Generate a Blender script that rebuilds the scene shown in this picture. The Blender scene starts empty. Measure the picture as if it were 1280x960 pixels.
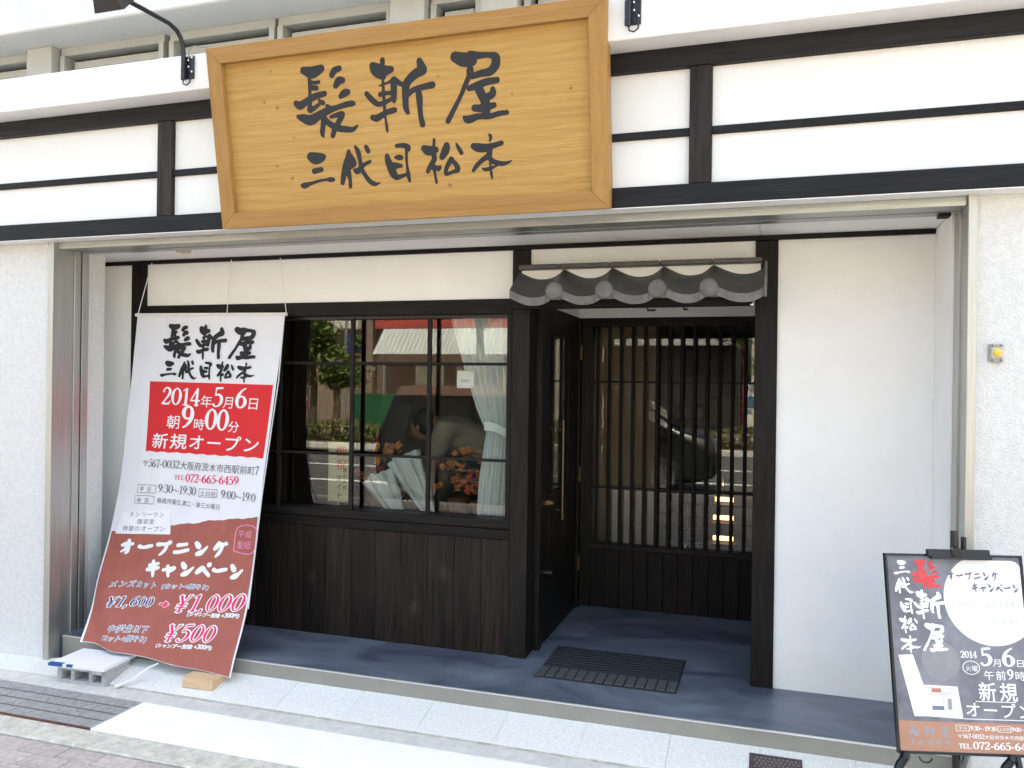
import bpy, bmesh, math, random
import numpy as np
from mathutils import Vector, Matrix
random.seed(7)
S = bpy.context.scene
COL = S.collection
# ---------------------------------------------------------------- camera
cam_d = bpy.data.cameras.new('camera'); cam = bpy.data.objects.new('camera', cam_d); COL.objects.link(cam)
S.camera = cam
cam_d.sensor_fit = 'HORIZONTAL'; cam_d.sensor_width = 36.0; cam_d.lens = 36.0*1011.8/1280.0
cam_d.clip_start = 0.05; cam_d.clip_end = 500
ya, pi_, ro = math.radians(17.6115), math.radians(0.0316), math.radians(0.7674)
F = Vector((-math.sin(ya)*math.cos(pi_), math.cos(ya)*math.cos(pi_), math.sin(pi_)))
R = Vector((math.cos(ya), math.sin(ya), 0)); U = R.cross(F)
R2 = R*math.cos(ro)+U*math.sin(ro); U2 = -R*math.sin(ro)+U*math.cos(ro)
M = Matrix(((R2.x, U2.x, -F.x, 1.2506), (R2.y, U2.y, -F.y, -4.2586), (R2.z, U2.z, -F.z, 1.5), (0, 0, 0, 1)))
cam.matrix_world = M
# ---------------------------------------------------------------- light
SUN_EL, SUN_AZ = math.radians(62), math.radians(20)     # behind the shop, a little to the right
w = bpy.data.worlds.new('World'); S.world = w; w.use_nodes = True
nt = w.node_tree; nt.nodes.clear()
sky = nt.nodes.new('ShaderNodeTexSky'); sky.sky_type = 'NISHITA'; sky.sun_disc = False
sky.sun_elevation = SUN_EL; sky.sun_rotation = SUN_AZ; sky.air_density = 1.0; sky.dust_density = 7.0; sky.ozone_density = 1.0
bg = nt.nodes.new('ShaderNodeBackground'); bg.inputs[1].default_value = 0.15
wo = nt.nodes.new('ShaderNodeOutputWorld')
nt.links.new(sky.outputs[0], bg.inputs[0]); nt.links.new(bg.outputs[0], wo.inputs[0])
sd = bpy.data.lights.new('sun', 'SUN'); sd.energy = 4.0; sd.angle = math.radians(0.5); sd.color = (1.0, 0.95, 0.88)
so = bpy.data.objects.new('sun', sd); COL.objects.link(so)
sv = Vector((math.sin(SUN_AZ)*math.cos(SUN_EL), math.cos(SUN_AZ)*math.cos(SUN_EL), math.sin(SUN_EL)))
so.rotation_euler = sv.to_track_quat('Z', 'Y').to_euler(); so.location = (0, 0, 30)
S.view_settings.view_transform = 'Standard'; S.view_settings.look = 'None'
S.view_settings.exposure = 2.55
S.view_settings.use_white_balance = True; S.view_settings.white_balance_temperature = 7050; S.view_settings.white_balance_tint = 3; S.view_settings.gamma = 1.0
S.cycles.max_bounces = 8; S.cycles.transparent_max_bounces = 12; S.cycles.use_denoising = True
# ---------------------------------------------------------------- materials
MATS = {}
def nodes(m):
    m.use_nodes = True; t = m.node_tree; return t, t.nodes['Principled BSDF']
def mat(name, col, rough=0.6, metal=0.0, spec=0.5, noise=0.0, nscale=20, bump=0.0, bscale=60, col2=None, rand=0.0, stretch=None, coat=0.0, detail=6):
    m = bpy.data.materials.new(name); t, p = nodes(m); MATS[name] = m
    L = t.links; N = t.nodes
    p.inputs['Base Color'].default_value = (*col, 1); p.inputs['Roughness'].default_value = rough
    p.inputs['Metallic'].default_value = metal; p.inputs['Specular IOR Level'].default_value = spec
    if coat: p.inputs['Coat Weight'].default_value = coat; p.inputs['Coat Roughness'].default_value = 0.05
    tc = N.new('ShaderNodeTexCoord'); mp = N.new('ShaderNodeMapping'); L.new(tc.outputs['Object'], mp.inputs[0])
    if stretch: mp.inputs['Scale'].default_value = stretch
    oi = N.new('ShaderNodeObjectInfo')
    va = N.new('ShaderNodeVectorMath'); va.operation = 'MULTIPLY_ADD'
    cb = N.new('ShaderNodeCombineXYZ'); L.new(oi.outputs['Random'], cb.inputs[0]); L.new(oi.outputs['Random'], cb.inputs[1])
    va.inputs[1].default_value = (37, 91, 0); L.new(cb.outputs[0], va.inputs[0]); L.new(mp.outputs[0], va.inputs[2])
    sh = N.new('ShaderNodeVectorMath'); sh.name = 'shifted'; sh.operation = 'MULTIPLY_ADD'; L.new(cb.outputs[0], sh.inputs[0]); sh.inputs[1].default_value = (37, 91, 0); L.new(tc.outputs['Object'], sh.inputs[2])
    out = None
    if noise or col2:
        n = N.new('ShaderNodeTexNoise'); n.inputs['Scale'].default_value = nscale; n.inputs['Detail'].default_value = detail; n.inputs['Roughness'].default_value = 0.65
        L.new(va.outputs[0], n.inputs[0])
        r = N.new('ShaderNodeValToRGB'); L.new(n.outputs[0], r.inputs[0])
        c2 = col2 if col2 else tuple(min(1, c*(1+noise)) for c in col); c1 = col if col2 else tuple(c*(1-noise) for c in col)
        r.color_ramp.elements[0].position = 0.35; r.color_ramp.elements[1].position = 0.68
        r.color_ramp.elements[0].color = (*c1, 1); r.color_ramp.elements[1].color = (*c2, 1); out = r.outputs[0]
    if rand:
        hs = N.new('ShaderNodeHueSaturation'); mr = N.new('ShaderNodeMapRange'); L.new(oi.outputs['Random'], mr.inputs[0])
        mr.inputs[3].default_value = 1-rand; mr.inputs[4].default_value = 1+rand; L.new(mr.outputs[0], hs.inputs['Value'])
        if out: L.new(out, hs.inputs['Color'])
        else: hs.inputs['Color'].default_value = (*col, 1)
        out = hs.outputs[0]
    if out: L.new(out, p.inputs['Base Color'])
    if bump:
        n2 = N.new('ShaderNodeTexNoise'); n2.inputs['Scale'].default_value = bscale; n2.inputs['Detail'].default_value = 5
        L.new(va.outputs[0], n2.inputs[0]); b = N.new('ShaderNodeBump'); b.inputs['Strength'].default_value = bump; b.inputs['Distance'].default_value = 0.01
        L.new(n2.outputs[0], b.inputs['Height']); L.new(b.outputs[0], p.inputs['Normal'])
    return m
def va_out(m):
    return [n for n in m.node_tree.nodes if n.type == 'OBJECT_INFO'][0].id_data.nodes['shifted'].outputs[0]
def wood(name, c1, c2, axis, rough=0.55, rand=0.25, knots=0.0, scale=1.0, spec=0.3):
    """stained timber: long grain along axis"""
    st = [14, 14, 14]; st['xyz'.index(axis)] = 0.9
    m = mat(name, c1, rough, spec=spec*0.7, col2=c2, nscale=3.2*scale, rand=rand, stretch=tuple(s for s in st), bump=0.35, bscale=9, detail=8)
    if knots:
        t = m.node_tree; N = t.nodes; L = t.links; p = N['Principled BSDF']
        src = p.inputs['Base Color'].links[0].from_socket
        tc = N.new('ShaderNodeTexCoord'); v = N.new('ShaderNodeTexVoronoi'); v.inputs['Scale'].default_value = knots; mk = N.new('ShaderNodeMapping'); mk.inputs['Scale'].default_value = (1.3, 0, .8); L.new(va_out(m), mk.inputs[0]); L.new(mk.outputs[0], v.inputs[0])
        r = N.new('ShaderNodeValToRGB'); L.new(v.outputs[0], r.inputs[0]); r.color_ramp.elements[0].position = 0.05; r.color_ramp.elements[1].position = 0.16
        r.color_ramp.elements[0].color = (2.6, 2.5, 2.4, 1); r.color_ramp.elements[1].color = (1, 1, 1, 1)
        mx = N.new('ShaderNodeMix'); mx.data_type = 'RGBA'; mx.blend_type = 'MULTIPLY'; mx.inputs[0].default_value = 1
        L.new(src, mx.inputs[6]); L.new(r.outputs[0], mx.inputs[7]); L.new(mx.outputs[2], p.inputs['Base Color'])
    return m
white = mat('white_board', (0.80, 0.80, 0.77), 0.55, noise=0.02, nscale=3)
plaster = mat('smooth_plaster', (0.87, 0.865, 0.835), 0.85, noise=0.03, nscale=2.5, bump=0.15, bscale=120)
def rough_plaster():
    m = mat('rough_plaster', (0.72, 0.715, 0.69), 0.95, noise=0.07, nscale=45, bump=0.7, bscale=120)
    b = [n for n in m.node_tree.nodes if n.type == 'BUMP'][0]; b.inputs['Distance'].default_value = 0.010; return m
rough_pl = rough_plaster()
dark_v = wood('dark_timber_upright', (0.004, 0.0035, 0.003), (0.016, 0.013, 0.0105), 'z', 0.5)
dark_h = wood('dark_timber_level', (0.004, 0.0035, 0.003), (0.013, 0.011, 0.009), 'x', 0.5)
fascia_w = wood('weathered_dark_timber', (0.008, 0.008, 0.009), (0.020, 0.020, 0.022), 'x', 0.5)
fascia_wv = wood('weathered_dark_timber_upright', (0.010, 0.0085, 0.0075), (0.040, 0.032, 0.027), 'z', 0.5)
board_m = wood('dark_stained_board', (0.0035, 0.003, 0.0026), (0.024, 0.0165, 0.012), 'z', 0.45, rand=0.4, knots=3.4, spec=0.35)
slat_m = wood('shaded_black_slat', (0.0015, 0.0014, 0.0013), (0.005, 0.0045, 0.004), 'z', 0.6)  # same dark timber with the recess shade put into its colour
board_d = wood('recess_shaded_board', (0.002, 0.0018, 0.0016), (0.010, 0.0075, 0.006), 'z', 0.55, rand=0.3)  # stained board darkened, shade of the entrance recess put into the colour
sign_w = wood('honey_pine', (0.43, 0.25, 0.075), (0.51, 0.315, 0.105), 'x', 0.5, rand=0.0, scale=0.8)
def sign_grain(m):
    t = m.node_tree; N = t.nodes; L = t.links; p = N['Principled BSDF']; src = p.inputs['Base Color'].links[0].from_socket
    tc = N.new('ShaderNodeTexCoord'); mp = N.new('ShaderNodeMapping'); mp.inputs['Scale'].default_value = (.22, 1, 1); L.new(tc.outputs['Object'], mp.inputs[0])
    wv = N.new('ShaderNodeTexWave'); wv.bands_direction = 'Z'; wv.inputs['Scale'].default_value = 9; wv.inputs['Distortion'].default_value = 9; wv.inputs['Detail'].default_value = 4; wv.inputs['Detail Scale'].default_value = 0.9
    L.new(mp.outputs[0], wv.inputs[0]); r = N.new('ShaderNodeValToRGB'); L.new(wv.outputs[1], r.inputs[0])
    r.color_ramp.elements[0].color = (.965, .94, .91, 1); r.color_ramp.elements[1].color = (1.03, 1.03, 1.03, 1); r.color_ramp.elements[0].position = .1; r.color_ramp.elements[1].position = .6
    mx = N.new('ShaderNodeMix'); mx.data_type = 'RGBA'; mx.blend_type = 'MULTIPLY'; mx.inputs[0].default_value = 1; L.new(src, mx.inputs[6]); L.new(r.outputs[0], mx.inputs[7]); out = mx.outputs[2]
    for i, k in enumerate(KNOTS):
        d = N.new('ShaderNodeVectorMath'); d.operation = 'DISTANCE'; L.new(tc.outputs['Object'], d.inputs[0]); d.inputs[1].default_value = k
        mr = N.new('ShaderNodeMapRange'); L.new(d.outputs['Value'], mr.inputs[0]); mr.inputs[1].default_value = .003; mr.inputs[2].default_value = .007+.003*(i - i//3*3); mr.inputs[3].default_value = .5; mr.inputs[4].default_value = 1
        q = N.new('ShaderNodeMix'); q.data_type = 'RGBA'; q.blend_type = 'MULTIPLY'; q.inputs[0].default_value = 1; L.new(out, q.inputs[6]); L.new(mr.outputs[0], q.inputs[7]); out = q.outputs[2]
    L.new(out, p.inputs['Base Color'])
KNOTS = [(-1.096, -0.843, 3.018), (-1.146, -0.819, 2.879), (-1.075, -0.813, 2.848), (-0.995, -0.788, 2.7), (-1.102, -0.766, 2.573), (-1.022, -0.755, 2.51), (-0.216, -0.824, 2.91), (0.407, -0.805, 2.802), (-0.184, -0.741, 2.429), (0.136, -0.805, 2.802)]
sign_grain(sign_w)
frame_x = wood('honey_pine_frame', (0.34, 0.18, 0.055), (0.41, 0.23, 0.078), 'x', 0.42, rand=0.05, scale=0.7)
frame_z = wood('honey_pine_frame_upright', (0.34, 0.18, 0.055), (0.41, 0.23, 0.078), 'z', 0.42, rand=0.05, scale=0.7)
steel = mat('brushed_steel', (0.50, 0.50, 0.47), 0.48, metal=0.9, noise=0.10, nscale=3, stretch=(30, 30, 0.8), bump=0.05, bscale=5)
steel_h = mat('brushed_steel_level', (0.40, 0.42, 0.40), 0.40, metal=1.0, noise=0.10, nscale=3, stretch=(0.8, 30, 30), bump=0.05, bscale=5)
slot = mat('black_slot', (0.01, 0.01, 0.01), 0.8)
black_m = mat('black_metal', (0.012, 0.013, 0.016), 0.35, spec=0.5)
chrome = mat('chrome', (0.75, 0.75, 0.75), 0.15, metal=1)
brass = mat('brass', (0.55, 0.36, 0.16), 0.3, metal=1)
tile_m = mat('roof_tile_grey', (0.064, 0.066, 0.062), 0.45, noise=0.25, nscale=9, bump=0.1, bscale=90)
tile_f = mat('roof_tile_edge', (0.15, 0.143, 0.136), 0.6, noise=0.25, nscale=14, bump=0.1, bscale=120)
concrete_floor = mat('blue_grey_floor', (0.060, 0.074, 0.100), 0.30, col2=(0.185, 0.21, 0.25), nscale=1.9, stretch=(0.8, 1.6, 1), bump=0.05, bscale=30, detail=10)
def trowel(m):
    for n in m.node_tree.nodes:
        if n.type == 'TEX_NOISE': n.inputs['Distortion'].default_value = 0.9
    t = m.node_tree; n = [q for q in t.nodes if q.type == 'TEX_NOISE'][0]; r = t.nodes.new('ShaderNodeMapRange'); t.links.new(n.outputs[0], r.inputs[0]); r.inputs[3].default_value = .22; r.inputs[4].default_value = .5
    t.links.new(r.outputs[0], t.nodes['Principled BSDF'].inputs['Roughness'])
trowel(concrete_floor)
stone_t = mat('granite_tile', (0.72, 0.715, 0.67), 0.7, noise=0.16, nscale=110, rand=0.02, bump=0.1, bscale=200)
curb_m = mat('curb_concrete', (0.60, 0.59, 0.55), 0.9, noise=0.13, nscale=18, bump=0.4, bscale=80)
lip_m = mat('kerb_edge_concrete', (0.54, 0.52, 0.45), 0.92, noise=0.22, nscale=25, bump=0.6, bscale=70)
pale_c = mat('pale_slab_concrete', (0.85, 0.84, 0.81), 0.85, noise=0.05, nscale=7, bump=0.15, bscale=90)
paver_m = mat('paver', (0.44, 0.395, 0.36), 0.9, noise=0.2, nscale=30, rand=0.10, bump=0.5, bscale=90)
joint_m = mat('paver_joint_sand', (0.36, 0.34, 0.31), 0.95, noise=0.3, nscale=60)
asphalt = mat('asphalt', (0.07, 0.07, 0.072), 0.9, noise=0.2, nscale=60, bump=0.4, bscale=150)
road_white = mat('road_paint', (0.75, 0.75, 0.73), 0.7, noise=0.1, nscale=30)
block_m = mat('concrete_block_grey', (0.47, 0.47, 0.45), 0.95, noise=0.18, nscale=50, bump=0.7, bscale=120)
white_pl = mat('white_melamine', (0.88, 0.88, 0.86), 0.4)
blue_tape = mat('blue_tape', (0.02, 0.09, 0.30), 0.6)
rust_tray = mat('rusty_steel_edge', (0.16, 0.07, 0.05), 0.7, noise=0.4, nscale=20)
offcut = mat('pine_offcut', (0.62, 0.40, 0.22), 0.7, col2=(0.72, 0.52, 0.33), nscale=6, stretch=(2, 20, 20), bump=0.2, bscale=30)
cloth_w = mat('banner_cloth', (0.765, 0.765, 0.775), 0.9)
def cloth_tr(m, k):
    return m
pr_red = mat('banner_red', (0.66, 0.025, 0.03), 0.85, noise=0.03, nscale=8)
pr_brn = mat('banner_brown', (0.36, 0.105, 0.075), 0.85, noise=0.08, nscale=10)
pr_blk = mat('black_ink', (0.012, 0.012, 0.014), 0.7)
pr_wht = mat('white_ink', (0.82, 0.82, 0.82), 0.8)
pr_pnk = mat('magenta_ink', (0.75, 0.03, 0.13), 0.8)
pr_nvy = mat('navy_ink', (0.03, 0.04, 0.16), 0.8)
pr_gry = mat('grey_ink', (0.16, 0.16, 0.2), 0.8)
pr_lpk = mat('pink_ink', (0.75, 0.25, 0.38), 0.8)
pr_pale = mat('pale_grey_ink', (0.62, 0.62, 0.62), 0.7)
letter_m = mat('sign_letter_black', (0.011, 0.012, 0.015), 0.6)
rubber = mat('rubber_mat', (0.018, 0.021, 0.026), 0.7, noise=0.2, nscale=30, bump=0.2, bscale=150)
rubber_t = mat('rubber_tab', (0.07, 0.075, 0.075), 0.75, noise=0.2, nscale=60, bump=0.2, bscale=200)
grate_m = mat('galvanised_grate', (0.42, 0.425, 0.42), 0.6, metal=0.1, noise=0.3, nscale=30)
bronze_m = mat('dark_cast_cover', (0.10, 0.08, 0.085), 0.55, metal=0.5, noise=0.3, nscale=40)
paint_g = mat('beige_concrete', (0.50, 0.49, 0.44), 0.85, noise=0.06, nscale=5, bump=0.2, bscale=40)
slab_m = mat('white_painted_slab', (0.66, 0.66, 0.63), 0.85, noise=0.04, nscale=4, bump=0.1, bscale=50)
alu = mat('pale_aluminium', (0.50, 0.50, 0.45), 0.5, metal=0.3, noise=0.05, nscale=5)
dusty = mat('frosted_window', (0.42, 0.42, 0.38), 0.5, noise=0.12, nscale=3)
def glass(name, tint=(1, 1, 1), gl=1.0, rough=0.0):
    m = bpy.data.materials.new(name); m.use_nodes = True; t = m.node_tree; t.nodes.clear()
    tr = t.nodes.new('ShaderNodeBsdfTransparent'); tr.inputs[0].default_value = (*tint, 1)
    g = t.nodes.new('ShaderNodeBsdfGlossy'); g.inputs['Roughness'].default_value = rough; g.inputs[0].default_value = (gl, gl, gl, 1)
    ge = t.nodes.new('ShaderNodeNewGeometry'); dp = t.nodes.new('ShaderNodeVectorMath'); dp.operation = 'DOT_PRODUCT'
    t.links.new(ge.outputs['Normal'], dp.inputs[0]); t.links.new(ge.outputs['Incoming'], dp.inputs[1])
    def mth(op, a_, b_=None):
        q = t.nodes.new('ShaderNodeMath'); q.operation = op
        for i_, v_ in enumerate((a_, b_)):
            if v_ is None: continue
            if isinstance(v_, (int, float)): q.inputs[i_].default_value = v_
            else: t.links.new(v_, q.inputs[i_])
        return q.outputs[0]
    k = mth('POWER', mth('SUBTRACT', 1.0, mth('ABSOLUTE', dp.outputs['Value'])), 5.0)
    fr = mth('ADD', mth('MULTIPLY', k, 0.953), 0.047)
    mx = t.nodes.new('ShaderNodeMixShader'); o = t.nodes.new('ShaderNodeOutputMaterial')
    t.links.new(fr, mx.inputs[0]); t.links.new(tr.outputs[0], mx.inputs[1]); t.links.new(g.outputs[0], mx.inputs[2]); t.links.new(mx.outputs[0], o.inputs[0])
    return m
pane_g = glass('window_glass', (0.85, 0.88, 0.86))
def emis(name, col, e):
    m = bpy.data.materials.new(name); t, p = nodes(m); p.inputs['Base Color'].default_value = (*col, 1)
    p.inputs['Emission Color'].default_value = (*col, 1); p.inputs['Emission Strength'].default_value = e; return m
added_glow = emis('warm_glow', (1.0, 0.62, 0.25), 1.0)  # emission for the glows added on the invented shelf
def sheer(name, col, tr):
    m = bpy.data.materials.new(name); m.use_nodes = True; t = m.node_tree; t.nodes.clear()
    d = t.nodes.new('ShaderNodeBsdfDiffuse'); d.inputs[0].default_value = (*col, 1)
    tl = t.nodes.new('ShaderNodeBsdfTranslucent'); tl.inputs[0].default_value = (*col, 1)
    a = t.nodes.new('ShaderNodeMixShader'); a.inputs[0].default_value = 0.22
    tp = t.nodes.new('ShaderNodeBsdfTransparent'); b = t.nodes.new('ShaderNodeMixShader'); b.inputs[0].default_value = tr
    o = t.nodes.new('ShaderNodeOutputMaterial')
    t.links.new(d.outputs[0], a.inputs[1]); t.links.new(tl.outputs[0], a.inputs[2]); t.links.new(a.outputs[0], b.inputs[1]); t.links.new(tp.outputs[0], b.inputs[2]); t.links.new(b.outputs[0], o.inputs[0])
    return m
curtain_m = sheer('sheer_curtain', (0.93, 0.94, 0.92), 0.05)
wrap_m = sheer('clear_wrap', (0.90, 0.90, 0.87), 0.06)
# ---------------------------------------------------------------- helpers
class MB:
    def __init__(s): s.v = []; s.f = []; s.mi = []
    def add(s, vs, fs, mi=0):
        o = len(s.v); s.v += [tuple(v) for v in vs]; s.f += [tuple(o+i for i in f) for f in fs]; s.mi += [mi]*len(fs); return s
    def box(s, x0, x1, y0, y1, z0, z1, mi=0):
        v = [(x, y, z) for x in (x0, x1) for y in (y0, y1) for z in (z0, z1)]
        return s.add(v, [(0, 1, 3, 2), (4, 6, 7, 5), (0, 4, 5, 1), (2, 3, 7, 6), (0, 2, 6, 4), (1, 5, 7, 3)], mi)
    def hexa(s, b, t, mi=0):     # four bottom corners, four top corners
        return s.add(list(b)+list(t), [(3, 2, 1, 0), (4, 5, 6, 7), (0, 1, 5, 4), (1, 2, 6, 5), (2, 3, 7, 6), (3, 0, 4, 7)], mi)
    def quad(s, a, b, c, d, mi=0): return s.add([a, b, c, d], [(0, 1, 2, 3)], mi)
    def tube(s, pts, r, n=10, mi=0, caps=True):
        pts = [Vector(p) for p in pts]; rs = r if isinstance(r, (list, tuple)) else [r]*len(pts)
        rings = []; prev = None
        for i, p in enumerate(pts):
            d = (pts[min(i+1, len(pts)-1)]-pts[max(i-1, 0)]).normalized()
            if prev is None:
                a = Vector((0, 0, 1)) if abs(d.z) < 0.9 else Vector((1, 0, 0)); u = d.cross(a).normalized()
            else:
                u = (prev-d*prev.dot(d)).normalized()
            prev = u; v = d.cross(u)
            rings.append([p+(u*math.cos(2*math.pi*k/n)+v*math.sin(2*math.pi*k/n))*rs[i] for k in range(n)])
        vs = [q for rg in rings for q in rg]; fs = []
        for i in range(len(pts)-1):
            for k in range(n):
                fs.append((i*n+k, i*n+(k+1) % n, (i+1)*n+(k+1) % n, (i+1)*n+k))
        if caps: fs += [tuple(range(n))[::-1], tuple((len(pts)-1)*n+k for k in range(n))]
        return s.add(vs, fs, mi)
    def sphere(s, c, r, nu=12, nv=8, sc=(1, 1, 1), mi=0):
        vs = [(c[0], c[1], c[2]+r*sc[2])]; fs = []
        for i in range(1, nv):
            th = math.pi*i/nv
            for k in range(nu):
                ph = 2*math.pi*k/nu; vs.append((c[0]+r*sc[0]*math.sin(th)*math.cos(ph), c[1]+r*sc[1]*math.sin(th)*math.sin(ph), c[2]+r*sc[2]*math.cos(th)))
        vs.append((c[0], c[1], c[2]-r*sc[2]))
        for k in range(nu): fs.append((0, 1+k, 1+(k+1) % nu)); fs.append((len(vs)-1, 1+(nv-2)*nu+(k+1) % nu, 1+(nv-2)*nu+k))
        for i in range(nv-2):
            for k in range(nu): fs.append((1+i*nu+k, 1+(i+1)*nu+k, 1+(i+1)*nu+(k+1) % nu, 1+i*nu+(k+1) % nu))
        return s.add(vs, fs, mi)
    def grid(s, fn, nu, nv, mi=0):
        vs = [fn(i/nu, j/nv) for j in range(nv+1) for i in range(nu+1)]
        return s.add(vs, [(j*(nu+1)+i, j*(nu+1)+i+1, (j+1)*(nu+1)+i+1, (j+1)*(nu+1)+i) for j in range(nv) for i in range(nu)], mi)
    def mesh(s, name, mats, bevel=0, smooth=False):
        me = bpy.data.meshes.new(name); me.from_pydata(s.v, [], s.f)
        for m in (mats if isinstance(mats, (list, tuple)) else [mats]): me.materials.append(m)
        for p, i in zip(me.polygons, s.mi): p.material_index = i
        bm = bmesh.new(); bm.from_mesh(me)
        if bevel:
            ed = [e for e in bm.edges if len(e.link_faces) == 2 and e.calc_face_angle(0) > 0.6]
            bmesh.ops.bevel(bm, geom=ed, offset=bevel, segments=1, affect='EDGES', clamp_overlap=True)
        bm.to_mesh(me); bm.free()
        if smooth:
            for p in me.polygons: p.use_smooth = True
            me.set_sharp_from_angle(angle=math.radians(40))
        me.update(); return me
    def build(s, name, mats, parent=None, bevel=0, smooth=False, kind=None, label=None):
        o = bpy.data.objects.new(name, s.mesh(name, mats, bevel, smooth)); COL.objects.link(o)
        if parent: attach(o, parent)
        if kind: o['kind'] = kind
        if label: o['label'] = label
        return o
def world_of(o):
    m = o.matrix_basis.copy()
    if o.parent: m = world_of(o.parent) @ o.matrix_parent_inverse @ m
    return m
def attach(o, p):
    o.parent = p; o.matrix_parent_inverse = world_of(p).inverted()
def box(name, x0, x1, y0, y1, z0, z1, m, parent=None, bevel=0.0, kind=None, label=None):
    return MB().box(x0, x1, y0, y1, z0, z1).build(name, m, parent, bevel, kind=kind, label=label)
def tag(o, label, cat, group=None):
    o['label'] = label; o['category'] = cat
    if group: o['group'] = group
    return o
def thing(name, label, cat, loc=(0, 0, 0), group=None):
    o = bpy.data.objects.new(name, None); COL.objects.link(o); o.location = loc; o.empty_display_size = 0.1
    return tag(o, label, cat, group)
def inst(me, name, loc, parent, rot=(0, 0, 0), scale=(1, 1, 1)):
    o = bpy.data.objects.new(name, me); COL.objects.link(o); o.location = loc; o.rotation_euler = rot; o.scale = scale
    if parent: attach(o, parent)
    return o
def copy_tree(o, parent=None):
    c = o.copy(); COL.objects.link(c)
    if parent: c.parent = parent
    for ch in list(o.children): copy_tree(ch, c)
    return c
# ---- lettering: brush strokes (x, y, half width) turned into one clean outline sheet
def ink(strokes, cell):
    segs = []
    for st in strokes:
        if len(st) == 1: st = [st[0], st[0]]
        P = [np.array(p, float) for p in st]; Q = [P[0]]+P+[P[-1]]
        pts = []
        for i in range(1, len(Q)-2):
            for t in (0, .25, .5, .75):
                a, b, c, d = Q[i-1], Q[i], Q[i+1], Q[i+2]
                pts.append(0.5*((2*b)+(-a+c)*t+(2*a-5*b+4*c-d)*t*t+(-a+3*b-3*c+d)*t**3))
        pts.append(Q[-2]); segs += list(zip(pts[:-1], pts[1:]))
    al = np.array([p for s_ in segs for p in s_]); mr = al[:, 2].max()+2*cell
    x0, y0 = al[:, 0].min()-mr, al[:, 1].min()-mr; nx = int((al[:, 0].max()+mr-x0)/cell)+2; ny = int((al[:, 1].max()+mr-y0)/cell)+2
    gx, gy = np.meshgrid(x0+cell*np.arange(nx), y0+cell*np.arange(ny)); D = np.full(gx.shape, 1e9)
    for a, b in segs:
        dx, dy = b[0]-a[0], b[1]-a[1]; l2 = dx*dx+dy*dy+1e-12
        t = np.clip(((gx-a[0])*dx+(gy-a[1])*dy)/l2, 0, 1)
        D = np.minimum(D, np.hypot(gx-a[0]-t*dx, gy-a[1]-t*dy)-(a[2]+t*(b[2]-a[2])))
    D[np.abs(D) < cell*1e-3] = -cell*1e-3
    V = []; key = {}; Fc = []
    def vert(k, x, y):
        if k not in key: key[k] = len(V); V.append((x, y))
        return key[k]
    def node(i, j): return vert((i, j, 0), gx[j, i], gy[j, i])
    def cut(i, j, i2, j2):
        if (i2, j2) < (i, j): i, j, i2, j2 = i2, j2, i, j
        a, b = D[j, i], D[j2, i2]; t = a/(a-b)
        return vert((i, j, 1 if i2 > i else 2), gx[j, i]+t*(gx[j2, i2]-gx[j, i]), gy[j, i]+t*(gy[j2, i2]-gy[j, i]))
    for j in range(ny-1):
        i = 0
        while i < nx-1:
            c = [(i, j), (i+1, j), (i+1, j+1), (i, j+1)]; ins = [D[q[1], q[0]] < 0 for q in c]
            if all(ins):
                k = i
                while k < nx-2 and k-i < 5 and D[j, k+2] < 0 and D[j+1, k+2] < 0: k += 1
                Fc.append((node(i, j), node(k+1, j), node(k+1, j+1), node(i, j+1))); i = k+1; continue
            if any(ins):
                poly = []
                for q in range(4):
                    a, b = c[q], c[(q+1) % 4]
                    if ins[q]: poly.append(node(*a))
                    if ins[q] != ins[(q+1) % 4]: poly.append(cut(*a, *b))
                if len(poly) >= 3: Fc.append(tuple(poly))
            i += 1
    return V, Fc
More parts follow.
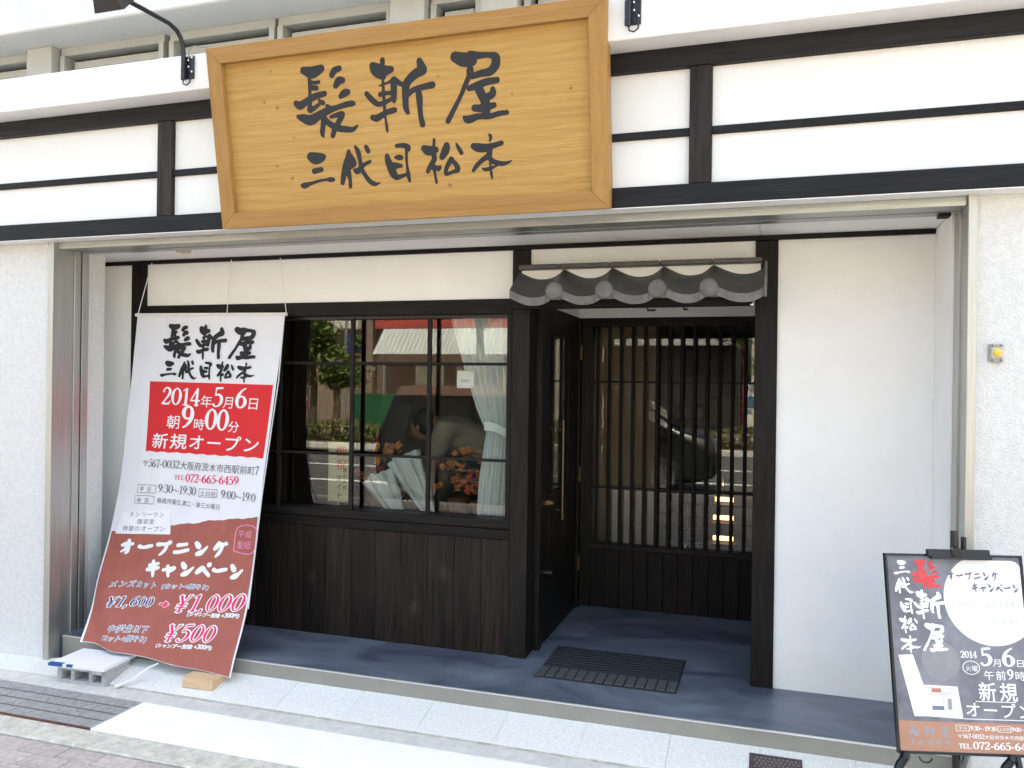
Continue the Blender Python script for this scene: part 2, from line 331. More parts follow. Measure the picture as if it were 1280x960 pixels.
SERIF = {
 '0': ([[(30, 96, 2.5), (14, 82, 5), (7, 50, 8), (14, 16, 5), (30, 3, 2.5), (46, 16, 5), (53, 50, 8), (46, 82, 5), (30, 96, 2.5)]], 60),
 '1': ([[(28, 3, 6.5), (28, 92, 6.5)], [(10, 84, 2.5), (27, 93, 4)], [(12, 3, 2.5), (44, 3, 2.5)]], 52),
 '2': ([[(9, 76, 6), (14, 90, 3.5), (28, 97, 3.5), (43, 88, 6.5), (47, 72, 7.5), (40, 52, 6), (24, 28, 3.5), (8, 7, 3)], [(8, 6, 5), (44, 6, 5), (52, 20, 2.5)]], 58),
 '3': ([[(9, 82, 5), (20, 96, 3), (38, 90, 6), (43, 75, 7), (36, 60, 4), (24, 54, 2.5)], [(24, 54, 2.5), (42, 44, 6), (47, 26, 7.5), (37, 7, 5), (20, 2, 3), (7, 12, 5.5)]], 56),
 '4': ([[(39, 3, 6.5), (39, 94, 6)], [(38, 96, 3), (5, 31, 2.5)], [(5, 29, 3.5), (55, 29, 3.5)], [(28, 3, 2.2), (50, 3, 2.2)]], 60),
 '5': ([[(15, 92, 5), (46, 95, 4)], [(14, 93, 2.5), (12, 57, 2.5)], [(12, 57, 2.5), (28, 62, 4), (45, 48, 7), (46, 25, 7.5), (33, 6, 4), (14, 2, 3), (6, 12, 5)]], 56),
 '6': ([[(47, 97, 2), (30, 86, 4), (14, 62, 7), (9, 34, 8), (15, 10, 5), (30, 2, 3), (45, 12, 6), (50, 31, 8), (43, 50, 5), (30, 57, 3), (16, 49, 3), (11, 38, 4)]], 60),
 '9': ([[(60-47, 3, 2), (30, 14, 4), (46, 38, 7), (51, 66, 8), (45, 90, 5), (30, 98, 3), (15, 88, 6), (10, 69, 8), (17, 50, 5), (30, 43, 3), (44, 51, 3), (49, 62, 4)]], 60),
 '7': ([[(7, 90, 5.5), (52, 92, 4.5)], [(7, 92, 2.5), (6, 76, 2)], [(51, 92, 3), (34, 50, 5), (24, 3, 7)]], 56),
 '8': ([[(30, 97, 3), (14, 86, 6), (16, 68, 6), (30, 54, 5), (46, 38, 7), (49, 20, 7), (30, 3, 3), (11, 20, 7), (14, 38, 6), (30, 52, 4), (44, 70, 6), (45, 86, 6), (30, 97, 3)]], 60),
 '-': ([[(6, 36, 4.5), (30, 36, 4.5)]], 38), ',': ([[(12, 6, 7), (12, -6, 4), (5, -16, 2)]], 26), '.': ([[(12, 6, 7), (12.1, 6, 7)]], 26),
 ':': ([[(12, 20, 6.5), (12.1, 20, 6.5)], [(12, 66, 6.5), (12.1, 66, 6.5)]], 26), ' ': ([], 30),
 'T': ([[(4, 88, 3.5), (52, 88, 3.5)], [(28, 90, 6), (28, 3, 6)], [(16, 3, 2), (40, 3, 2)], [(4, 88, 3), (4, 74, 2)], [(52, 88, 3), (52, 74, 2)]], 58),
 'E': ([[(14, 90, 6), (14, 3, 6)], [(6, 90, 2.5), (46, 90, 2.5), (47, 76, 2)], [(14, 48, 2.5), (38, 48, 2.5)], [(6, 3, 2.5), (48, 3, 2.5), (50, 18, 2)]], 56),
 'L': ([[(14, 90, 6), (14, 3, 6)], [(6, 90, 2.5), (24, 90, 2.5)], [(6, 3, 2.5), (46, 3, 2.5), (48, 20, 2)]], 54),
 'Y': ([[(6, 94, 6), (30, 50, 6)], [(54, 94, 3.5), (30, 50, 4)], [(30, 50, 6), (30, 3, 6)], [(10, 44, 3.5), (50, 44, 3.5)], [(10, 28, 3.5), (50, 28, 3.5)], [(18, 3, 2), (42, 3, 2)], [(0, 94, 2), (16, 94, 2)], [(44, 94, 2), (60, 94, 2)]], 64),
}
BRUSH = {   # loose brush katakana, white on the banner
 'オ': [[(14, 66, 8), (45, 72, 9), (84, 76, 8)], [(56, 98, 9), (58, 60, 10), (55, 25, 10), (44, 12, 5)], [(54, 62, 7), (36, 38, 7), (14, 22, 4)], [(30, 70, 13), (58, 78, 12)]],
 'ー': [[(8, 58, 11), (30, 52, 8), (60, 58, 10), (92, 66, 8)]],
 'プ': [[(12, 76, 11), (45, 78, 8), (72, 80, 9)], [(72, 78, 9), (66, 45, 8), (50, 22, 7), (36, 8, 4)], [(88, 98, 4), (78, 92, 4), (82, 82, 4), (93, 84, 4), (96, 93, 4), (88, 98, 4)]],
 'ニ': [[(24, 74, 10), (55, 78, 8), (78, 82, 8)], [(8, 28, 9), (40, 30, 9), (90, 44, 9)]],
 'ン': [[(18, 90, 10), (32, 70, 14), (36, 62, 8)], [(30, 18, 10), (48, 26, 15), (66, 40, 9), (88, 66, 4)]],
 'グ': [[(40, 96, 7), (30, 72, 13), (16, 54, 8)], [(40, 84, 9), (62, 84, 10), (60, 54, 9), (46, 26, 9), (30, 6, 4)], [(76, 92, 4), (84, 82, 4)], [(88, 98, 4), (96, 88, 4)]],
 'キ': [[(20, 72, 9), (50, 78, 10), (80, 86, 7)], [(10, 42, 10), (50, 50, 11), (86, 58, 8)], [(42, 100, 8), (50, 60, 12), (58, 25, 9), (62, 2, 5)]],
 'ャ': [[(14, 46, 8), (50, 54, 8), (80, 60, 9), (70, 44, 6), (60, 36, 3)], [(36, 72, 7), (44, 40, 8), (54, 6, 5)]],
 'ペ': [[(6, 34, 10), (20, 48, 14), (38, 66, 11), (58, 46, 10), (90, 20, 9)], [(84, 98, 4), (72, 92, 4), (74, 80, 4), (86, 80, 4), (92, 90, 4), (84, 98, 4)]],
}
_cache = {}
def serif_glyph(c, fat=0.0):
    k = ('s', c, fat)
    if k not in _cache:
        st, w_ = SERIF[c]; _cache[k] = (ink([[(x, y, r+fat) for x, y, r in s_] for s_ in st], 3.0) if st else ([], []), w_)
    return _cache[k]
def brush_glyph(c, fat=0.0):
    k = ('b', c, fat)
    if k not in _cache: _cache[k] = (ink([[(x, y, r+fat) for x, y, r in s_] for s_ in BRUSH[c]], 3.5), 104)
    return _cache[k]
def font_glyph(c, off=0.0):
    k = ('f', c, off)
    if k not in _cache:
        cu = bpy.data.curves.new('g', 'FONT'); cu.body = c; cu.size = 100; cu.offset = off; cu.resolution_u = 3; cu.fill_mode = 'FRONT'
        o = bpy.data.objects.new('g', cu); COL.objects.link(o); dg = bpy.context.evaluated_depsgraph_get(); dg.update()
        me = bpy.data.meshes.new_from_object(o.evaluated_get(dg)); V = [(v.co.x, v.co.y) for v in me.vertices]; Fc = [tuple(p.vertices) for p in me.polygons]
        bpy.data.objects.remove(o); bpy.data.curves.remove(cu); bpy.data.meshes.remove(me)
        if V:
            xs = [v[0] for v in V]; wid = 100 if ord(c) > 0x2000 else max(xs)+8
        else: wid = 40
        _cache[k] = ((V, Fc), wid)
    return _cache[k]
def run(text, style='mix', fat=0.0, sizes=None, gap=0):
    """lay a line out; digits in a serif hand, kanji and kana from the built-in font. Returns verts in a box width W, height 100"""
    V = []; Fc = []; x = 0
    for i, c in enumerate(text):
        sc = sizes[i] if sizes else 1.0
        if style == 'brush': (v, f), w_ = brush_glyph(c, fat)
        elif c in SERIF: (v, f), w_ = serif_glyph(c, fat)
        else: (v, f), w_ = font_glyph(c, fat*0.35)
        o = len(V); V += [(x+a*sc, b*sc) for a, b in v]; Fc += [tuple(o+q for q in ff) for ff in f]; x += (w_+gap)*sc
    return V, Fc, x
def print_run(name, R_, m, parent, mapf, s0, t0, s1, t1, h, off, slant=0.0, label=None):
    V, Fc, W = R_
    vs = [mapf(s0+(s1-s0)*(x/W)+slant*y/100*h, t0+(t1-t0)*(x/W)+h*y/100, off) for x, y in V]
    return MB().add(vs, Fc).build(name, m, parent, label=label)
LOGO = {"kami":[[[522,732,18],[564,718,28],[597,724,24],[618,731,19]],[[551,699,9],[550,657,10],[548,627,9],[545,593,11],[541,547,15]],[[557,674,8],[582,670,9],[601,671,9]],[[555,650,13],[586,644,12]],[[468,583,15],[490,572,20],[527,588,17],[577,607,16],[627,615,14]],[[545,544,13],[572,557,11],[596,569,9]],[[595,587,7],[616,573,12]],[[674,696,15],[689,715,16],[715,722,14]],[[690,645,14],[709,667,19],[730,666,14]],[[713,595,12],[735,608,19],[753,611,14]],[[470,522,8],[502,511,20],[542,499,25],[584,515,21],[636,534,18],[691,546,13],[742,555,14],[771,557,14],[783,554,8]],[[637,557,10],[647,544,16]],[[616,514,14],[607,468,14],[600,434,13],[606,417,6]],[[618,501,13],[641,476,15],[684,451,16],[732,441,15],[767,438,12],[795,455,4]],[[653,505,9],[699,513,13],[716,510,14],[693,478,15],[668,442,14],[656,418,13]]],"kiru":[[[944,736,13],[944,721,12]],[[892,716,17],[896,700,19],[909,682,19],[937,671,22],[946,654,7]],[[901,709,22],[943,689,26],[986,691,15]],[[940,650,7],[940,609,8],[940,568,8],[940,518,8],[942,476,6],[946,434,8],[948,412,5]],[[919,623,4],[963,633,6],[992,643,11]],[[997,642,17],[994,604,17],[991,563,15],[992,547,9]],[[1008,640,12],[1028,623,12],[1046,617,9]],[[922,584,12],[950,587,10],[978,585,9]],[[851,594,12],[872,570,14],[904,543,13],[937,544,11],[976,558,10]],[[875,484,13],[899,479,17],[944,499,13],[987,507,14],[999,508,6]],[[1131,713,15],[1138,691,20],[1144,671,22],[1114,662,22],[1076,637,20],[1056,610,20],[1051,566,17],[1050,516,15],[1058,491,11]],[[1067,572,12],[1096,590,13],[1147,598,14],[1189,602,16]],[[1118,576,14],[1121,551,17],[1121,510,14],[1123,469,13],[1130,431,14]]],"ya":[[[1307,713,23],[1344,697,31],[1375,694,29],[1388,689,25]],[[1381,713,19],[1420,707,16],[1464,705,12],[1498,695,18],[1502,677,21],[1496,654,21],[1471,633,19],[1429,629,16],[1386,621,14]],[[1376,666,9],[1377,646,18],[1371,623,13],[1352,589,12],[1323,536,10],[1288,482,12],[1258,436,13]],[[1369,570,13],[1405,578,17],[1450,590,16],[1503,593,14]],[[1417,559,21],[1433,526,21],[1445,497,22],[1445,445,18]],[[1481,557,12],[1480,537,17],[1455,524,17]],[[1391,482,16],[1436,478,17],[1484,487,13]],[[1338,446,8],[1358,434,18],[1407,444,14],[1460,440,13],[1505,448,12],[1544,450,11]]],"san":[[[526,328,21],[550,318,29],[580,319,23],[602,323,10]],[[540,258,14],[580,263,12]],[[459,195,4],[480,192,15],[516,200,9],[567,210,7],[606,213,7],[624,212,12],[642,211,10]]],"dai":[[[736,338,10],[732,304,19],[720,272,22],[702,231,16],[691,193,12]],[[742,313,16],[761,281,14],[738,268,16],[728,259,14]],[[729,239,13],[733,203,10],[733,172,10]],[[773,356,8],[786,332,13],[793,296,11],[797,258,11],[816,221,11],[840,190,12],[863,177,11],[879,177,6],[894,182,3]],[[763,247,10],[779,243,15],[813,269,10],[847,283,8]],[[830,352,11],[840,332,12]]],"me":[[[938,302,12],[942,279,17],[956,246,21],[967,217,19],[983,200,13],[1009,205,10],[1034,210,8]],[[990,345,9],[1025,344,12],[1046,335,15],[1052,325,11]],[[1040,320,8],[1038,279,7],[1040,241,7],[1043,209,11],[1048,179,7]],[[981,293,7],[999,291,13],[1011,290,12]],[[976,255,16],[1009,252,9]]],"matsu":[[[1184,359,7],[1181,331,8]],[[1130,323,15],[1154,311,23],[1189,312,15]],[[1179,291,13],[1179,269,13],[1160,242,13],[1143,217,10]],[[1174,238,12],[1179,207,7],[1185,164,7]],[[1188,234,8],[1198,227,13],[1208,236,6]],[[1245,327,16],[1238,305,20],[1220,279,15]],[[1293,332,5],[1305,310,10],[1317,289,10]],[[1265,263,14],[1243,234,11],[1234,200,9],[1269,207,8],[1294,215,13],[1288,237,12],[1272,255,10]]],"moto":[[[1457,360,6],[1463,348,8],[1457,330,4]],[[1377,315,14],[1399,307,20],[1433,303,19],[1467,309,14],[1513,319,11]],[[1455,291,14],[1449,269,14],[1414,248,11],[1390,228,11],[1371,206,8]],[[1448,266,13],[1464,244,12],[1492,232,12],[1520,228,10],[1543,232,6],[1561,240,2]],[[1454,235,5],[1456,208,5],[1459,182,7],[1462,160,2]],[[1418,212,5],[1434,207,9],[1463,213,8],[1486,219,3]]]}
_lk = {}
def logo_glyph(k):
    if k not in _lk: _lk[k] = ink([[tuple(p) for p in s_] for s_ in LOGO[k]], 4.0)
    return _lk[k]
def logo_mesh(name, keys, m, parent, mapf, tf, off, fat=0, label=None):
    mb = MB()
    for k in keys:
        V, Fc = logo_glyph(k) if not fat else ink([[(a, b, c+fat) for a, b, c in s_] for s_ in LOGO[k]], 4.0)
        mb.add([mapf(*tf(k, x, y), off) for x, y in V], Fc)
    return mb.build(name, m, parent, label=label)
# ================================================================ SETTING
def gz(y):   # sloped apron height at depth y
    return -0.072+0.25*(y+0.54)
ap = MB(); ap.box(-2.36, 6, -0.775, -0.54, -0.30, -0.20).box(-8, -2.36, -0.775, -0.54, -0.30, -0.20).build('apron_base', curb_m, kind='structure')
apron = thing('tiled_apron', 'pale granite tiled slope between the blue floor step and the kerb', 'paved slope', (0, -0.65, -0.1)); del apron['category']; del apron['label']; apron['kind'] = 'structure'
tw = 0.3855; g = 0.0012
tm = MB().hexa([(g, -0.773, -0.17), (tw-g, -0.773, -0.17), (tw-g, -0.542, -0.17), (g, -0.542, -0.17)],
               [(g, -0.773, gz(-0.773)), (tw-g, -0.773, gz(-0.773)), (tw-g, -0.542, gz(-0.542)), (g, -0.542, gz(-0.542))]).mesh('tile', stone_t, 0.001)
MB().hexa([(-2.3, -0.7745, -0.18), (6, -0.7745, -0.18), (6, -0.5416, -0.18), (-2.3, -0.5416, -0.18)], [(-2.3, -0.7745, gz(-0.7745)-.0025), (6, -0.7745, gz(-0.7745)-.0025), (6, -0.5416, gz(-0.5416)-.0025), (-2.3, -0.5416, gz(-0.5416)-.0025)]).build('grout', lip_m, kind='structure')
x = 0.462
while x > -2.2: x -= tw
xs = []
while x < 5.0: xs.append(x); x += tw
for x in xs: inst(tm, 'tile', (x, 0, random.uniform(-.0008, .0008)), apron)
xl = xs[0]
# left end of the apron: it drops towards the plaster wall in three facets
tl = MB(); a = (xl-g, -0.542, gz(-0.542)); b = (xl-g, -0.773, gz(-0.773)); c = (-2.70, -0.60, -0.118); d = (-2.72, -0.773, -0.140); e = (-3.6, -0.60, -0.150); f_ = (-3.6, -0.773, -0.156); h_ = (-8, -0.6, -0.155); i_ = (-8, -0.773, -0.158)
for nm, poly in (('tile', (a, b, c)), ('tile', (b, d, c)), ('tile', (c, d, e)), ('tile', (d, f_, e)), ('tile', (e, f_, i_, h_))):
    n = len(poly); cx = sum(p[0] for p in poly)/n; cy = sum(p[1] for p in poly)/n
    top = [(cx+(p[0]-cx)*(1-0.003), cy+(p[1]-cy)*(1-0.008), p[2]) for p in poly]; bot = [(p[0], p[1], -0.20) for p in top]
    MB().add(top+bot, [tuple(range(n))]+[(k, k+n, (k+1) % n+n, (k+1) % n) for k in range(n)]).build('tile', stone_t, apron)
box('apron_fill', xl-0.4, -2.2, -0.62, -0.40, -0.4, -0.15, curb_m, kind='structure')
box('kerb_strip', -8, 6, -0.898, -0.7755, -0.32, -0.140, curb_m, None, 0.004, kind='structure')
box('pale_slab', -1.757, 6, -1.238, -0.900, -0.32, -0.137, pale_c, None, 0.003, kind='structure')
box('kerb_edge', -8, 6, -1.392, -1.240, -0.36, -0.141, lip_m, None, 0.006, kind='structure')
box('gutter_pit', -8, -1.757, -1.238, -0.900, -0.40, -0.34, slot, kind='structure')
box('pavement_bed', -14, 14, -5.9, -1.394, -0.45, -0.158, joint_m, kind='structure')
pav = thing('pavement', '', '', (0, -1.7, -0.15)); del pav['label']; del pav['category']; pav['kind'] = 'structure'
pm = MB().box(0.002, 0.198, 0.002, 0.098, -0.05, 0).mesh('paver', paver_m, 0.004)
for r_ in range(6):
    for k in range(26):
        x = -3.5+k*0.2+(0.1 if r_ % 2 else 0); 
        inst(pm, 'paver', (x, -1.396-0.1*(r_+1), -0.149+random.uniform(-.0015, .0015)), pav)
MB().box(-14, 14, -5.9, -2.0, -0.2, -0.1505).build('far_pavement', mat('pavement_far', (0.33, 0.29, 0.26), 0.9, noise=0.15, nscale=30), kind='structure')
box('road_kerb', -40, 40, -6.05, -5.9, -0.5, -0.152, curb_m, None, 0.01, kind='structure')
MB().quad((-60, -16, -0.285), (60, -16, -0.285), (60, -6.05, -0.285), (-60, -6.05, -0.285)).build('road', asphalt, kind='structure')
for y in (-11.1, -8.6):
    MB().quad((-60, y-.16, -0.281), (60, y-.16, -0.281), (60, y, -0.281), (-60, y, -0.281)).build('road_line', road_white, kind='structure')
box('far_kerb', -60, 60, -15.2, -15.0, -0.5, -0.15, curb_m, kind='structure')
MB().quad((-120, -120, -0.6), (120, -120, -0.6), (120, 60, -0.6), (-120, 60, -0.6)).build('ground', joint_m, kind='structure')
box('planting_strip', -60, 60, -18, -15.2, -0.5, -0.14, mat('soil', (0.12, 0.09, 0.06), 0.95, noise=0.3, nscale=10), kind='structure')
box('far_walk', -60, 60, -23.1, -18, -0.5, -0.15, mat('far_paving', (0.4, 0.38, 0.35), 0.9, noise=0.1, nscale=5), kind='structure')
# ================================================================ SHOP BUILDING
B = thing('shop_building', 'white plaster and dark timber barber shopfront with lattice entrance and tiled canopy', 'building', (0, 0, 0))
plat = MB().box(-2.95, 1.995, -0.538, 1.20, -0.30, 0.0)
plat.build('entrance_floor', concrete_floor, B, 0.003)
box('step_edging', -2.66, 1.99, -0.5415, -0.5385, -0.30, -0.004, mat('step_riser_metal', (0.30, 0.29, 0.25), 0.5, metal=0.2, noise=0.08, nscale=4), B)
box('step_nosing', -2.66, 1.99, -0.545, -0.530, -0.0035, 0.002, mat('bright_step_trim', (0.75, 0.74, 0.7), 0.35, metal=0.6), B, 0.001)
# outer plaster walls
box('plaster_wall', -7.5, -2.722, -0.60, -0.2, -0.35, 2.32, rough_pl, B)
box('plaster_wall', 2.040, 6.5, -0.60, -0.2, -0.35, 2.32, rough_pl, B)
# steel jambs with shutter grooves
def jamb(x0, x1, side):
    j = box('steel_jamb', x0, x1, -0.625, -0.545, -0.30, 2.30, steel, B, 0.002)
    s_ = 1 if side == 'L' else -1; xi = x1 if side == 'L' else x0
    def seg(y0, y1, d, m, nm): 
        a_, b_ = sorted((xi-s_*0.04, xi+s_*d)); box(nm, a_, b_, y0, y1, -0.2, 2.30, m, j, 0.0015 if m is steel else 0)
    seg(-0.544, -0.476, -0.006, steel, 'guide_strip'); seg(-0.475, -0.430, 0.004, steel, 'guide_strip'); seg(-0.4295, -0.4155, -0.02, slot, 'shutter_groove'); seg(-0.415, -0.366, 0.0, steel, 'guide_strip')
jamb(-2.720, -2.678, 'L'); jamb(2.003, 2.038, 'R')
# steel lintel and shutter track
box('steel_lintel', -2.677, 2.002, -0.60, -0.53, 2.245, 2.33, steel_h, B, 0.002)
box('shutter_track', -2.677, 2.002, -0.529, -0.470, 2.250, 2.33, steel_h, B, 0.002)
box('shutter_groove', -2.677, 2.002, -0.4695, -0.441, 2.262, 2.33, slot, B)
box('shutter_track', -2.677, 2.002, -0.4405, -0.3665, 2.252, 2.33, steel_h, B, 0.002)
box('track_stop', 1.93, 1.975, -0.44, -0.385, 2.236, 2.2515, slot, B)
# soffit boards
sx = [-2.95, -2.04, -1.485, -0.934, -0.380, 0.50, 1.20, 1.995]
for a, b in zip(sx[:-1], sx[1:]): box('soffit_board', a+.0015, b-.0015, -0.366, -0.0005, 2.264, 2.30, white, B, 0.001)
box('beige_bracket', -2.06, -2.00, -0.35, -0.29, 2.246, 2.2635, mat('beige_clip', (0.5, 0.42, 0.28), 0.6), B, 0.003)
# side returns
MB().hexa([(-2.678, -0.366, -0.01), (-2.95, 0.0, -0.01), (-3.1, 0.0, -0.01), (-3.1, -0.366, -0.01)][::-1], [(-2.678, -0.366, 2.264), (-2.95, 0, 2.264), (-3.1, 0, 2.264), (-3.1, -0.366, 2.264)][::-1]).build('side_return', plaster, B)
box('side_return', 1.995, 2.2, -0.366, 0.3, 0.0, 2.2635, plaster, B)
# --- front wall, plane y=0
box('white_wall', 1.288, 1.9945, 0.0, 0.16, 0.0, 2.2635, plaster, B)
box('white_wall', -2.9495, -2.6905, 0.0, 0.16, 0.0, 2.2635, plaster, B)
box('white_wall', -2.5725, -0.1025, 0.0, 0.16, 1.9745, 2.2635, plaster, B)
box('white_wall', 0.0005, 1.1785, 0.0, 0.10, 2.00, 2.2635, plaster, B)
box('top_trim', -2.948, 1.992, -0.022, -0.0005, 2.239, 2.2635, dark_h, B, 0.002)
box('timber_post', -2.690, -2.573, -0.014, 0.15, 0.0, 2.2385, dark_v, B, 0.003)
box('timber_post', -0.102, 0.0, -0.014, 0.14, 0.0, 2.2385, dark_v, B, 0.003)
box('timber_post', 1.179, 1.2875, -0.014, 0.14, 0.0, 2.2385, dark_v, B, 0.003)
# --- window
W = box('window_frame', -2.5725, -0.1025, -0.010, 0.10, 1.892, 1.974, dark_h, B, 0.003)
W.name = 'window'
box('sill', -2.5725, -0.1025, -0.012, 0.14, 0.700, 0.747, dark_h, W, 0.003)
box('apron_rail', -2.5725, -0.1025, -0.006, 0.10, 0.640, 0.698, dark_h, W, 0.003)
box('jamb_board', -0.131, -0.1028, -0.008, 0.12, 0.7475, 1.8915, dark_v, W, 0.002)
box('inner_rail', -2.57, -0.132, 0.030, 0.09, 1.875, 1.8915, black_m, W)
vb = []
x = -0.602
while x > -2.5: vb.append(x); x -= 0.4925
vmesh = MB().box(-0.011, 0.011, 0.004, 0.026, 0.7475, 1.8745).mesh('muntin', dark_v, 0.001)
for x in vb: inst(vmesh, 'muntin', (x, 0, 0), W)
for z in (1.612, 1.075): box('muntin', -2.57, -0.132, 0.006, 0.024, z-0.008, z+0.008, dark_h, W, 0.001)
edges = [-2.57]+[v for v in vb[::-1]]+[-0.132]
for a, b in zip(edges[:-1], edges[1:]):
    if b-a < 0.05: continue
    box('pane', a+0.001, b-0.001, 0.080, 0.084, 0.7475, 1.8745, pane_g, W)
# --- boarded dado below the window
D = box('boarded_dado', -2.5725, -0.1025, 0.02, 0.14, 0.0, 0.6395, slot, B)
bw = 0.1636; bm_ = MB().box(0.0007, bw-0.0007, 0.001, 0.0195, 0.0, 0.6390).mesh('board', board_m, 0.002)
x = -0.1025-bw; k = 0
while x > -2.58:
    o = inst(bm_, 'board', (x, random.uniform(-.0012, .0012), 0), D); x -= bw
# --- recessed entrance: left side (door), back (lattice), right side
E_ = box('entrance_side', 0.0-0.10, -0.002, 0.141, 1.25, 0.0, 2.26, slot, B)
box('side_panel', -0.0018, 0.004, 0.141, 1.166, 1.955, 2.2635, white, B)
door = box('door', -0.0018, 0.020, 0.20, 1.09, 0.006, 1.945, dark_v, B, 0.003); door['label'] = 'dark narrow glazed entrance door at the left of the recess'
# rebuild the door as stiles and rails round the glass
bpy.data.objects.remove(door)
door = box('door', 0.0, 0.022, 0.20, 0.352, 0.006, 1.945, dark_v, B, 0.003, label='dark entrance door with a tall glass strip and long bar handle')
box('rail', 0.0, 0.022, 0.3525, 0.718, 1.800, 1.945, dark_h, door, 0.002); box('rail', 0.0, 0.022, 0.3525, 0.718, 0.006, 0.86, dark_v, door, 0.002)
box('stile', 0.0, 0.022, 0.7185, 0.80, 0.006, 1.945, dark_v, door, 0.002); box('stile', 0.0, 0.022, 0.84, 1.09, 0.006, 1.945, dark_v, door, 0.002)
box('rail', 0.0, 0.022, 0.8005, 0.8395, 1.800, 1.945, dark_v, door); box('rail', 0.0, 0.022, 0.8005, 0.8395, 0.006, 0.86, dark_v, door)
box('pane', 0.008, 0.012, 0.3525, 0.718, 0.8605, 1.7995, pane_g, door); box('pane', 0.008, 0.012, 0.8005, 0.8395, 0.8605, 1.7995, pane_g, door)
hb = MB().tube([(0.062, 0.53, 0.68), (0.062, 0.53, 1.286)], 0.011, 12)
hb.tube([(0.022, 0.53, 0.74), (0.062, 0.53, 0.74)], 0.007, 8).tube([(0.022, 0.53, 1.23), (0.062, 0.53, 1.23)], 0.007, 8).build('bar_handle', mat('bronze_handle', (0.13, 0.10, 0.07), 0.4, metal=1), door, smooth=True)
MB().box(0.022, 0.05, 0.318, 0.352, 0.395, 0.412).box(0.045, 0.052, 0.30, 0.352, 0.395, 0.412).build('latch', chrome, door, 0.002)
MB().box(0.022, 0.045, 0.30, 0.335, 0.80, 0.825).tube([(0.045, 0.318, 0.812), (0.06, 0.318, 0.812)], 0.010, 10).build('door_lock', brass, door, smooth=True)
box('door_frame', -0.0015, 0.030, 0.1415, 0.1985, 0.0, 1.9545, dark_v, B, 0.002); box('door_frame', -0.0015, 0.030, 0.199, 1.166, 1.9455, 1.9545, dark_h, B); box('door_frame', -0.0015, 0.034, 1.091, 1.166, 0.0, 1.9450, dark_v, B, 0.002)
for z in (1.72, 0.90, 0.30): box('hinge', 0.034, 0.040, 1.105, 1.135, z-0.05, z+0.05, brass, B, 0.001)
L_ = box('lattice_screen', 0.001, 1.287, 1.167, 1.25, 1.902, 1.960, dark_h, B, 0.002)
box('rail', 0.001, 1.287, 1.160, 1.25, 0.395, 0.426, dark_h, L_, 0.002); box('rail', 0.036, 1.287, 1.178, 1.190, 1.520, 1.534, dark_h, L_); box('rail', 0.036, 1.287, 1.178, 1.190, 0.803, 0.817, dark_h, L_)
box('stile', 0.035, 0.105, 1.167, 1.25, 0.4265, 1.9015, dark_v, L_, 0.002)
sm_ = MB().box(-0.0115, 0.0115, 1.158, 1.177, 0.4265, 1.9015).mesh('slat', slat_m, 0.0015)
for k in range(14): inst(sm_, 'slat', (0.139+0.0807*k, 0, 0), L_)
box('pane', 0.106, 1.286, 1.215, 1.219, 0.4265, 1.9015, pane_g, L_)
box('header_wall', 0.001, 1.287, 1.167, 1.25, 1.9605, 2.2635, white, B)
D2 = box('boarded_dado', 0.001, 1.287, 1.18, 1.25, 0.0, 0.3945, slot, B)
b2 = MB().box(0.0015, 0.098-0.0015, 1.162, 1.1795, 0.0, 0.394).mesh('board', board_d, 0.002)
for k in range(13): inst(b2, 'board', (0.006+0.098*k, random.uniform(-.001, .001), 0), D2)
box('entrance_side', 1.288, 1.34, 0.1605, 1.25, 0.0, 2.2635, dark_v, B)
box('entrance_ceiling', 0.0, 1.287, 0.1005, 1.166, 2.10, 2.14, white, B)
# --- tiled canopy over the entrance
C_ = box('tiled_canopy', -0.06, 1.168, -0.16, -0.115, 1.900, 1.945, dark_h, B, 0.003, label='small grey tiled canopy with four round end tiles over the entrance')
box('beam', -0.055, 1.165, -0.114, -0.0145, 1.915, 1.94, dark_h, C_, 0.002)
rolls = [0.205, 0.463, 0.728, 0.973]; YF, YB, ZF, ZB = -0.262, -0.085, 1.972, 2.088
def prof(x):
    """height of the tile wave at x: a roll with a steep left flank and a long right flank, then a hollow pan"""
    c = [-0.060]+rolls+[1.245]; i = max([k for k in range(len(c)) if c[k] <= x] or [0]); a_, b_ = c[i], c[min(i+1, len(c)-1)]
    if b_ <= a_: return 0.0
    t = (x-a_)/(b_-a_)        # 0 at one crest, 1 at the next
    lo = 0.55
    if t < lo: q = t/lo; return 0.026-0.050*(math.sin(q*math.pi/2)**1.25)
    q = (t-lo)/(1-lo); return -0.024+0.050*(q**2.6)
xe_ = [-0.040, 0.155, 0.413, 0.678, 0.923, 1.222]
def tile(a, b):
    n = 22; mb = MB(); T = 0.024
    for j, (y0, z0, y1, z1) in enumerate(((YF, ZF, YB, ZB),)):
        top = []; 
        for k in range(n+1):
            x = a+(b-a)*k/n; h = prof(x); top.append(((x, y0, z0+h), (x, y1, z1+h), (x, y1, z1+h-T), (x, y0+0.004, z0+h-0.042), (x, y0+0.03, z0+h-T*1.2)))
        vs = [p for r_ in top for p in r_]; fs = []; 
        for k in range(n):
            o = k*5; q = o+5
            fs += [(o, q, q+1, o+1), (o+1, q+1, q+2, o+2), (o+2, q+2, q+4, o+4), (o+4, q+4, q+3, o+3)]
        mb.add(vs, fs, 0); mb.add(vs, [(k*5+3, k*5+8, k*5+5, k*5) for k in range(n)], 1)
        mb.add(vs, [(0, 1, 2, 4, 3), (n*5+3, n*5+4, n*5+2, n*5+1, n*5)], 0)
    return mb
for a, b in zip(xe_[:-1], xe_[1:]): tile(a+0.001, b-0.001).build('roof_tile', [tile_m, tile_f], C_, smooth=True)
